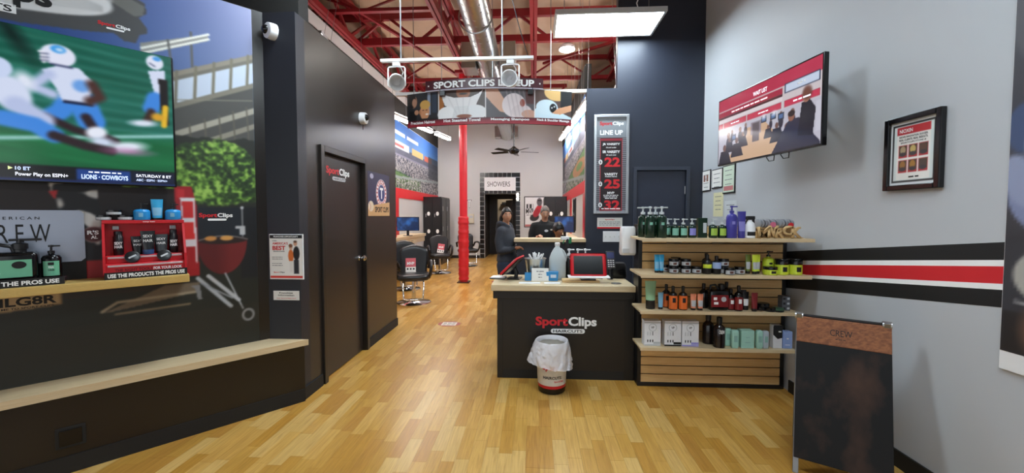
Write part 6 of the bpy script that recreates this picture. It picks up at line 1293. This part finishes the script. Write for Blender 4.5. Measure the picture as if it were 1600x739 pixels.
# ================================================================== PEOPLE
def head_bm(b, c, yaw, pitch=0., s=1.):
    """head with brow, nose, chin and ears; faces -Y before yaw"""
    q = bmesh.ops.create_uvsphere(b.bm, u_segments=32, v_segments=24, radius=1.)
    M = Matrix.Translation(c) @ Matrix.Rotation(yaw, 4, 'Z') @ Matrix.Rotation(pitch, 4, 'X') @ Matrix.Scale(s, 4)
    for v in q['verts']:
        x, y, z = v.co; X = x * .074; Y = y * .094; Z = z * .114
        if z < 0: k = 1 - .30 * (-z) ** 1.3; X *= k; Y = Y * (1 - .12 * (-z)) - .012 * (-z)
        if y < 0:
            Y -= .020 * math.exp(-((x / .17) ** 2)) * math.exp(-(((z + .16) / .16) ** 2))          # nose
            Y += .010 * (math.exp(-(((x - .42) / .2) ** 2)) + math.exp(-(((x + .42) / .2) ** 2))) * math.exp(-(((z - .06) / .12) ** 2))   # eye sockets
            Y -= .006 * math.exp(-((x / .3) ** 2)) * math.exp(-(((z + .48) / .10) ** 2)); Y -= .008 * math.exp(-((x / .3) ** 2)) * math.exp(-(((z + .85) / .16) ** 2))
        v.co = M @ Vector((X, Y, Z))
    for sx in (-1, 1):
        q = bmesh.ops.create_uvsphere(b.bm, u_segments=10, v_segments=8, radius=1.)
        for v in q['verts']: x, y, z = v.co; v.co = M @ Vector((sx * .074 + x * .012, .008 + y * .018, -.005 + z * .030))
    return M
def remesh(o, vox, it=2):
    m = o.modifiers.new('r', 'REMESH'); m.mode = 'VOXEL'; m.voxel_size = vox; m2 = o.modifiers.new('sm', 'SMOOTH'); m2.iterations = it; m2.factor = .5
    dg = bpy.context.evaluated_depsgraph_get(); me = bpy.data.meshes.new_from_object(o.evaluated_get(dg)); o.modifiers.clear(); old = o.data; mats = list(old.materials); o.data = me
    if len(me.materials) == 0:
        for m_ in mats: me.materials.append(m_)
    bm = bmesh.new(); bm.from_mesh(me); todo = set(bm.verts); best = set()
    while todo:
        st = [todo.pop()]; comp = set(st)
        while st:
            v = st.pop()
            for e in v.link_edges:
                u = e.other_vert(v)
                if u in todo: todo.discard(u); comp.add(u); st.append(u)
        if len(comp) > len(best): best = comp
    bmesh.ops.delete(bm, geom=[v for v in bm.verts if v not in best], context='VERTS'); bm.to_mesh(me); bm.free()
    me.shade_smooth(); bpy.data.meshes.remove(old)
def hand(chains_out, wrist, direc, palmn, s=1., curl=.5):
    """finger chains as separate skinned chains rooted in the palm"""
    d = Vector(direc).normalized(); n = Vector(palmn).normalized(); side = d.cross(n).normalized(); w_ = Vector(wrist); res = []
    pal = [(w_, .020 * s), (w_ + d * .035 * s, (.024 * s)), (w_ + d * .075 * s, .022 * s)]
    res.append(pal)
    for k, (o_, L) in enumerate(((-.027, .060), (-.009, .072), (.009, .068), (.026, .052))):
        p0 = w_ + d * .06 * s + side * o_ * s; p1 = p0 + d * L * .5 * s; d2 = (d * math.cos(curl) + n * math.sin(curl)).normalized(); p2 = p1 + d2 * L * .45 * s; d3 = (d * math.cos(curl * 2) + n * math.sin(curl * 2)).normalized(); p3 = p2 + d3 * L * .35 * s
        res.append([(p0, .0095 * s), (p1, .009 * s), (p2, .0085 * s), (p3, .0075 * s)])
    p0 = w_ + d * .02 * s - side * .02 * s; t1 = (d * .6 - side * .8 + n * .2).normalized(); p1 = p0 + t1 * .04 * s; p2 = p1 + (d * .85 - side * .4 + n * .3).normalized() * .035 * s; res.append([(p0, .011 * s), (p1, .0105 * s), (p2, .0085 * s)])
    return res
SKIN1 = mat('skin_tan', 'b98468', .55, var=.06); SKIN2 = mat('skin_light', 'c9977c', .55, var=.06); SKIN3 = mat('skin_child', 'a8714f', .55, var=.06)
HAIRD = mat('dark_hair', '1d1613', .5, var=.3, scale=60, bump=.2, stretch=(1, 1, .2)); HAIRG = mat('grey_brown_hair', '7a706a', .5, var=.3, scale=60, bump=.2); HAIRB = mat('black_hair', '0f0d0d', .45, var=.3, scale=60, bump=.2)
HOOD = mat('charcoal_fleece', '34363e', .9, var=.12, scale=40, bump=.1); DENIM = mat('dark_denim', '2a3346', .85, var=.15, scale=60); SHIRT = mat('black_polo', '17181a', .8, var=.1, scale=30); SHOE = mat('dark_shoe', '1a1a1c', .5)
def face_parts(root, M, lipm, brow, eye_open=True):
    for sx in (-1, 1):
        MB().sphere((sx * .030, -.081, .006), .0105, (1.25, .6, .62), 12, 8).xf(M).obj('eye', mat('eye_white', 'd8d0c8', .3), root, 60); MB().sphere((sx * .030, -.0862, .006), .0052, (1, .5, 1), 10, 6).xf(M).obj('iris', mat('iris_brown', '1a100c', .2), root, 60)
        MB().tube([(sx * .014, -.0945, .024), (sx * .030, -.093, .030), (sx * .046, -.082, .026)], .0032, 6).xf(M).obj('eyebrow', brow, root, 60)
    MB().tube([(-.020, -.088, -.052), (-.007, -.0965, -.0495), (.007, -.0965, -.0495), (.020, -.088, -.052)], .0042, 6).xf(M).obj('lips', lipm, root, 60)
def hair_cap(M, m, root, zc=.018, grow=1.12, back=.0, tail=None, front=.30, name='hair', low=0.):
    b = MB(); q = bmesh.ops.create_uvsphere(b.bm, u_segments=64, v_segments=48, radius=1.)
    sm = lambda a, c, t: (lambda u: u * u * (3 - 2 * u))(min(1, max(0, (t - a) / (c - a))))
    for v in q['verts']:
        x, y, z = v.co; ax_ = abs(x)
        fl = front - .30 * max(0, ax_ - .30) - .9 * max(0, ax_ - .60); bl = -.40 - low - .2 * max(0, y); sl = -.08 - low
        f_ = sm(.05, -.35, y); k_b = sm(.0, .45, y); line = f_ * fl + (1 - f_) * (k_b * bl + (1 - k_b) * sl)
        wv = 1 + .018 * math.sin(9 * x + 7 * z) + .014 * math.sin(17 * y + 4 * x) + .008 * math.sin(40 * x + 11 * z)
        g_ = .84 + (grow * wv - .84) * sm(-.05, .09, z - line)
        v.co = M @ Vector((x * .074 * g_, y * .094 * g_ + (.004 + back) * (g_ > 1), z * .114 * g_ + .002))
    return b.obj(name, m, root, 60)

def caps(b, chains, torso=None):
    """tapered limbs along the chains (an int starts a chain at an earlier point); torso = (sx, sy) makes the first chain an elliptical trunk"""
    P = []
    for ci, ch in enumerate(chains):
        pts = []
        for it in ch:
            if isinstance(it, int): pts.append(P[it])
            else: P.append((Vector(it[0]), it[1])); pts.append(P[-1])
        if ci == 0 and torso:
            sx, sy = torso; n = 28; rr = []
            def el(c, r, k=1.): k2 = 1. if r > .07 else 0.; fx, fy = (sx, sy) if r > .07 else (1, 1); return [(c.x + r * k * fx * math.cos(2 * PI * i / n), c.y + r * k * fy * math.sin(2 * PI * i / n), c.z) for i in range(n)]
            fine = []
            for (p0, r0), (p1, r1) in zip(pts, pts[1:]):
                for u in (0, .25, .5, .75): fine.append((p0.lerp(p1, u), r0 + (r1 - r0) * (u * u * (3 - 2 * u))))
            fine.append(pts[-1])
            rings = [el(fine[0][0] + Vector((0, 0, -.03)), fine[0][1], .8)] + [el(p, r) for p, r in fine]
            b.loft(rings); continue
        for (p0, r0), (p1, r1) in zip(pts, pts[1:]):
            if isinstance(ch[0], int) and p0 is pts[0][0]: r0 = min(r0, r1 * 1.1)
            b.cyl(p0, p1, r0, r1, n=18); b.sphere(p1, r1 * 1.005, u=18, v=12); b.sphere(p0, r0 * 1.005, u=18, v=12)
    return b
def cloth(name, m, root, chains, torso, vox=.010, extra=None, it=4):
    b = caps(MB(), chains, torso)
    if extra: caps(b, extra)
    o = b.obj(name, m, root); remesh(o, vox, it); return o
def add_hand(b, wr, dr, n=(0, -.2, -1), sc=.95, curl=.55):
    for chn in hand(None, wr, dr, n, sc, curl): caps(b, [chn])
HEADZ = 0
def person_hoodie():
    root = thing('person', 'woman in charcoal hooded sweatshirt and dark jeans standing beside the half wall', 'person', loc=(0, 0, 0))
    # faces +X (towards the ledge), head turned to the camera
    legs = lambda g: [[0, ((.005, -.085, .80), .098 * g), ((.02, -.09, .46), .064 * g), ((0, -.09, .08), .044 * g)], [0, ((.005, .085, .80), .098 * g), ((.0, .09, .46), .064 * g), ((-.03, .09, .08), .044 * g)]]
    trunk = lambda g: [((0, 0, .86), .135 * g), ((0, 0, 1.0), .118 * g), ((-.005, 0, 1.16), .122 * g), ((-.02, 0, 1.275), .112 * g), ((-.018, 0, 1.345), .055 * g), ((-.008, 0, 1.42), .046)]
    armR = lambda g: [3, ((-.02, -.15, 1.26), .054 * g), ((-.035, -.185, 1.14), .048 * g), ((-.01, -.20, 1.01), .042 * g), ((.11, -.17, 1.02), .036 * g), ((.17, -.14, 1.045), .027 * g)]
    armL = lambda g: [3, ((-.02, .15, 1.26), .054 * g), ((-.03, .185, 1.14), .048 * g), ((.0, .195, 1.01), .042 * g), ((.11, .16, 1.03), .036 * g), ((.18, .12, 1.06), .027 * g)]
    b = caps(MB(), [trunk(.9)] + [armR(.85), armL(.85)] + legs(.85), (.85, 1.25))
    add_hand(b, Vector((.165, -.14, 1.045)), (1, .25, .15)); add_hand(b, Vector((.175, .12, 1.06)), (1, -.25, .15))
    for y in (-.09, .09): caps(b, [[((-.03, y, .06), .036), ((.06, y, .045), .036), ((.12, y, .035), .030)]])
    M = head_bm(b, (.0, -.005, 1.475), .62, 0, .90)
    o = b.obj('body', SKIN1, root); remesh(o, .0075, 3)
    face_parts(root, M, mat('lips', '8f4f48', .5), HAIRD); hair_cap(M, HAIRD, root, grow=1.13, front=.40, low=.35)
    pt_ = caps(MB(), [[((-.06, .05, 1.50), .045), ((-.095, .05, 1.43), .042), ((-.10, .03, 1.36), .030), ((-.095, .02, 1.30), .018)]]).obj('ponytail', HAIRD, root); remesh(pt_, .010, 4)
    tr = trunk(1.10)[:4] + [((-.02, 0, 1.345), .068)]
    cloth('hooded_sweatshirt', HOOD, root, [tr, armR(1.2), armL(1.2)], (.88, 1.25), .010, [[((.05, -.055, 1.325), .022), ((.0, -.085, 1.355), .028), ((-.06, -.08, 1.37), .032), ((-.105, -.035, 1.365), .036), ((-.105, .035, 1.365), .036), ((-.06, .08, 1.37), .032), ((.0, .085, 1.355), .028), ((.05, .055, 1.325), .022)], [((-.105, -.04, 1.34), .036), ((-.13, 0, 1.28), .040), ((-.105, .04, 1.34), .036)], [((-.10, 0, 1.36), .04), ((-.13, 0, 1.28), .04)]])
    cloth('jeans', DENIM, root, [[((0, 0, .80), .128), ((0, 0, .90), .122)]] + legs(1.12), (.95, 1.2), .011)
    for y in (-.09, .09): MB().loft([[(x, yy + y, z) for x, yy, z in ((-.09, -.04, 0), (.15, -.042, 0), (.15, .042, 0), (-.09, .04, 0))], [(x, yy + y, z) for x, yy, z in ((-.09, -.042, .04), (.16, -.044, .035), (.16, .044, .035), (-.09, .042, .04))], [(x, yy + y, z) for x, yy, z in ((-.08, -.036, .11), (.03, -.036, .10), (.03, .036, .10), (-.08, .036, .11))]]).obj('shoe', SHOE, root, 50)
    return root
pw = person_hoodie(); pw.location = (-.375, 5.40, 0); pw.rotation_euler = (0, 0, -.35)
def person_stylist():
    root = thing('person', 'stylist in black polo shirt with name badge standing behind the half wall', 'person', loc=(.165, 6.32, 0))
    # faces -Y, head bowed
    trunk = lambda g: [((0, 0, .88), .135 * g), ((0, 0, 1.04), .122 * g), ((0, 0, 1.20), .128 * g), ((0, .005, 1.315), .115 * g), ((0, 0, 1.385), .056 * g), ((0, -.02, 1.46), .048)]
    armR = lambda g: [3, ((-.165, -.0, 1.30), .054 * g), ((-.205, -.01, 1.19), .047 * g), ((-.215, -.02, 1.07), .041 * g), ((-.14, -.20, 1.10), .034 * g), ((-.10, -.27, 1.155), .026 * g)]
    armL = lambda g: [3, ((.165, -.0, 1.30), .054 * g), ((.215, -.03, 1.20), .047 * g), ((.25, -.05, 1.09), .041 * g), ((.24, -.15, 1.16), .034 * g), ((.215, -.20, 1.22), .026 * g)]
    legs = lambda g: [[0, ((-.09, 0, .80), .098 * g), ((-.095, -.01, .47), .066 * g), ((-.10, .02, .08), .045 * g)], [0, ((.09, 0, .80), .098 * g), ((.095, -.01, .47), .066 * g), ((.10, .02, .08), .045 * g)]]
    b = caps(MB(), [trunk(.9)] + [armR(.9), armL(.9)] + legs(.85), (1.25, .85))
    add_hand(b, Vector((-.10, -.27, 1.155)), (.3, -.9, .2)); add_hand(b, Vector((.215, -.20, 1.22)), (-.2, -.8, .5))
    for x in (-.10, .10): caps(b, [[((x, .03, .06), .036), ((x, -.06, .045), .036), ((x, -.12, .035), .030)]])
    M = head_bm(b, (.0, -.045, 1.515), .12, .34, .92)
    o = b.obj('body', SKIN2, root); remesh(o, .0075, 3)
    face_parts(root, M, mat('lips', '8f4f48', .5), HAIRG); hair_cap(M, HAIRG, root, grow=1.10, front=.46)
    cloth('polo_shirt', SHIRT, root, [trunk(1.08)[:4] + [((0, 0, 1.375), .064)], armR(1.22)[:5], armL(1.22)[:5]], (1.25, .88), .010, [[((.02, -.09, 1.32), .012), ((-.05, -.055, 1.37), .015), ((-.06, .0, 1.395), .016), ((0, .05, 1.405), .018), ((.06, .0, 1.395), .016), ((.05, -.055, 1.37), .015), ((-.02, -.09, 1.32), .012)]])
    MB().lathe([(.030, 0), (.030, .004)], 18, sy=.62).xf(Matrix.Translation((.02, -.128, 1.235)) @ RX90).obj('name_badge', WHITE, root); MB().box(.085, .13, -.124, -.112, 1.24, 1.262, .002).obj('logo_patch', C_('worn_white', 'cfc4b8', .5), root)
    cloth('trousers', SHIRT, root, [[((0, 0, .80), .128), ((0, 0, .92), .124)]] + legs(1.12), (1.2, .95), .011)
    for x in (-.10, .10): MB().box(x - .045, x + .045, -.17, .09, 0, .09, .03, seg=3).obj('shoe', SHOE, root, 50)
    return root
person_stylist()
def person_child():
    root = thing('person', 'dark-haired child in a black cape sitting behind the half wall', 'person', loc=(.345, 5.79, 0), rz=.2)
    b = caps(MB(), [[((0, 0, .60), .12), ((0, 0, .78), .10), ((0, .0, .98), .10), ((0, 0, 1.09), .085), ((0, 0, 1.15), .042), ((0, -.005, 1.20), .04)], [3, ((-.12, 0, 1.06), .043), ((-.15, -.02, .90), .036), ((-.10, -.16, .82), .028), ((-.05, -.20, .80), .022)], [3, ((.12, 0, 1.06), .043), ((.15, -.02, .90), .036), ((.10, -.16, .82), .028), ((.05, -.20, .80), .022)], [0, ((-.08, -.05, .58), .075), ((-.09, -.30, .57), .056), ((-.09, -.33, .22), .040)], [0, ((.08, -.05, .58), .075), ((.09, -.30, .57), .056), ((.09, -.33, .22), .040)]], (1.2, .9))
    for sx in (-1, 1): add_hand(b, Vector((sx * .05, -.20, .80)), (-sx * .5, -.85, -.1), sc=.8); caps(b, [[((sx * .09, -.33, .22), .038), ((sx * .09, -.35, .19), .034), ((sx * .09, -.44, .17), .026)]])
    M = head_bm(b, (0, -.01, 1.262), .35, .18, .90); o = b.obj('body', SKIN3, root); remesh(o, .008, 3)
    face_parts(root, M, mat('lips', '8f4f48', .5), HAIRB); hair_cap(M, HAIRB, root, grow=1.17, front=.26)
    rings = []
    for k, (r, z) in enumerate(((.05, 1.155), (.075, 1.14), (.15, 1.10), (.20, 1.0), (.25, .85), (.30, .70), (.34, .62))): rings.append([(r * math.cos(2 * PI * i / 32) * 1.05, r * math.sin(2 * PI * i / 32) * .95 - (.04 if k > 3 else 0), z + .008 * math.sin(i * 1.6) * (k > 3)) for i in range(32)])
    MB().loft(rings, caps=False).obj('cape', mat('cape_black', '141518', .5, var=.1), root, 60)
    return root
person_child()
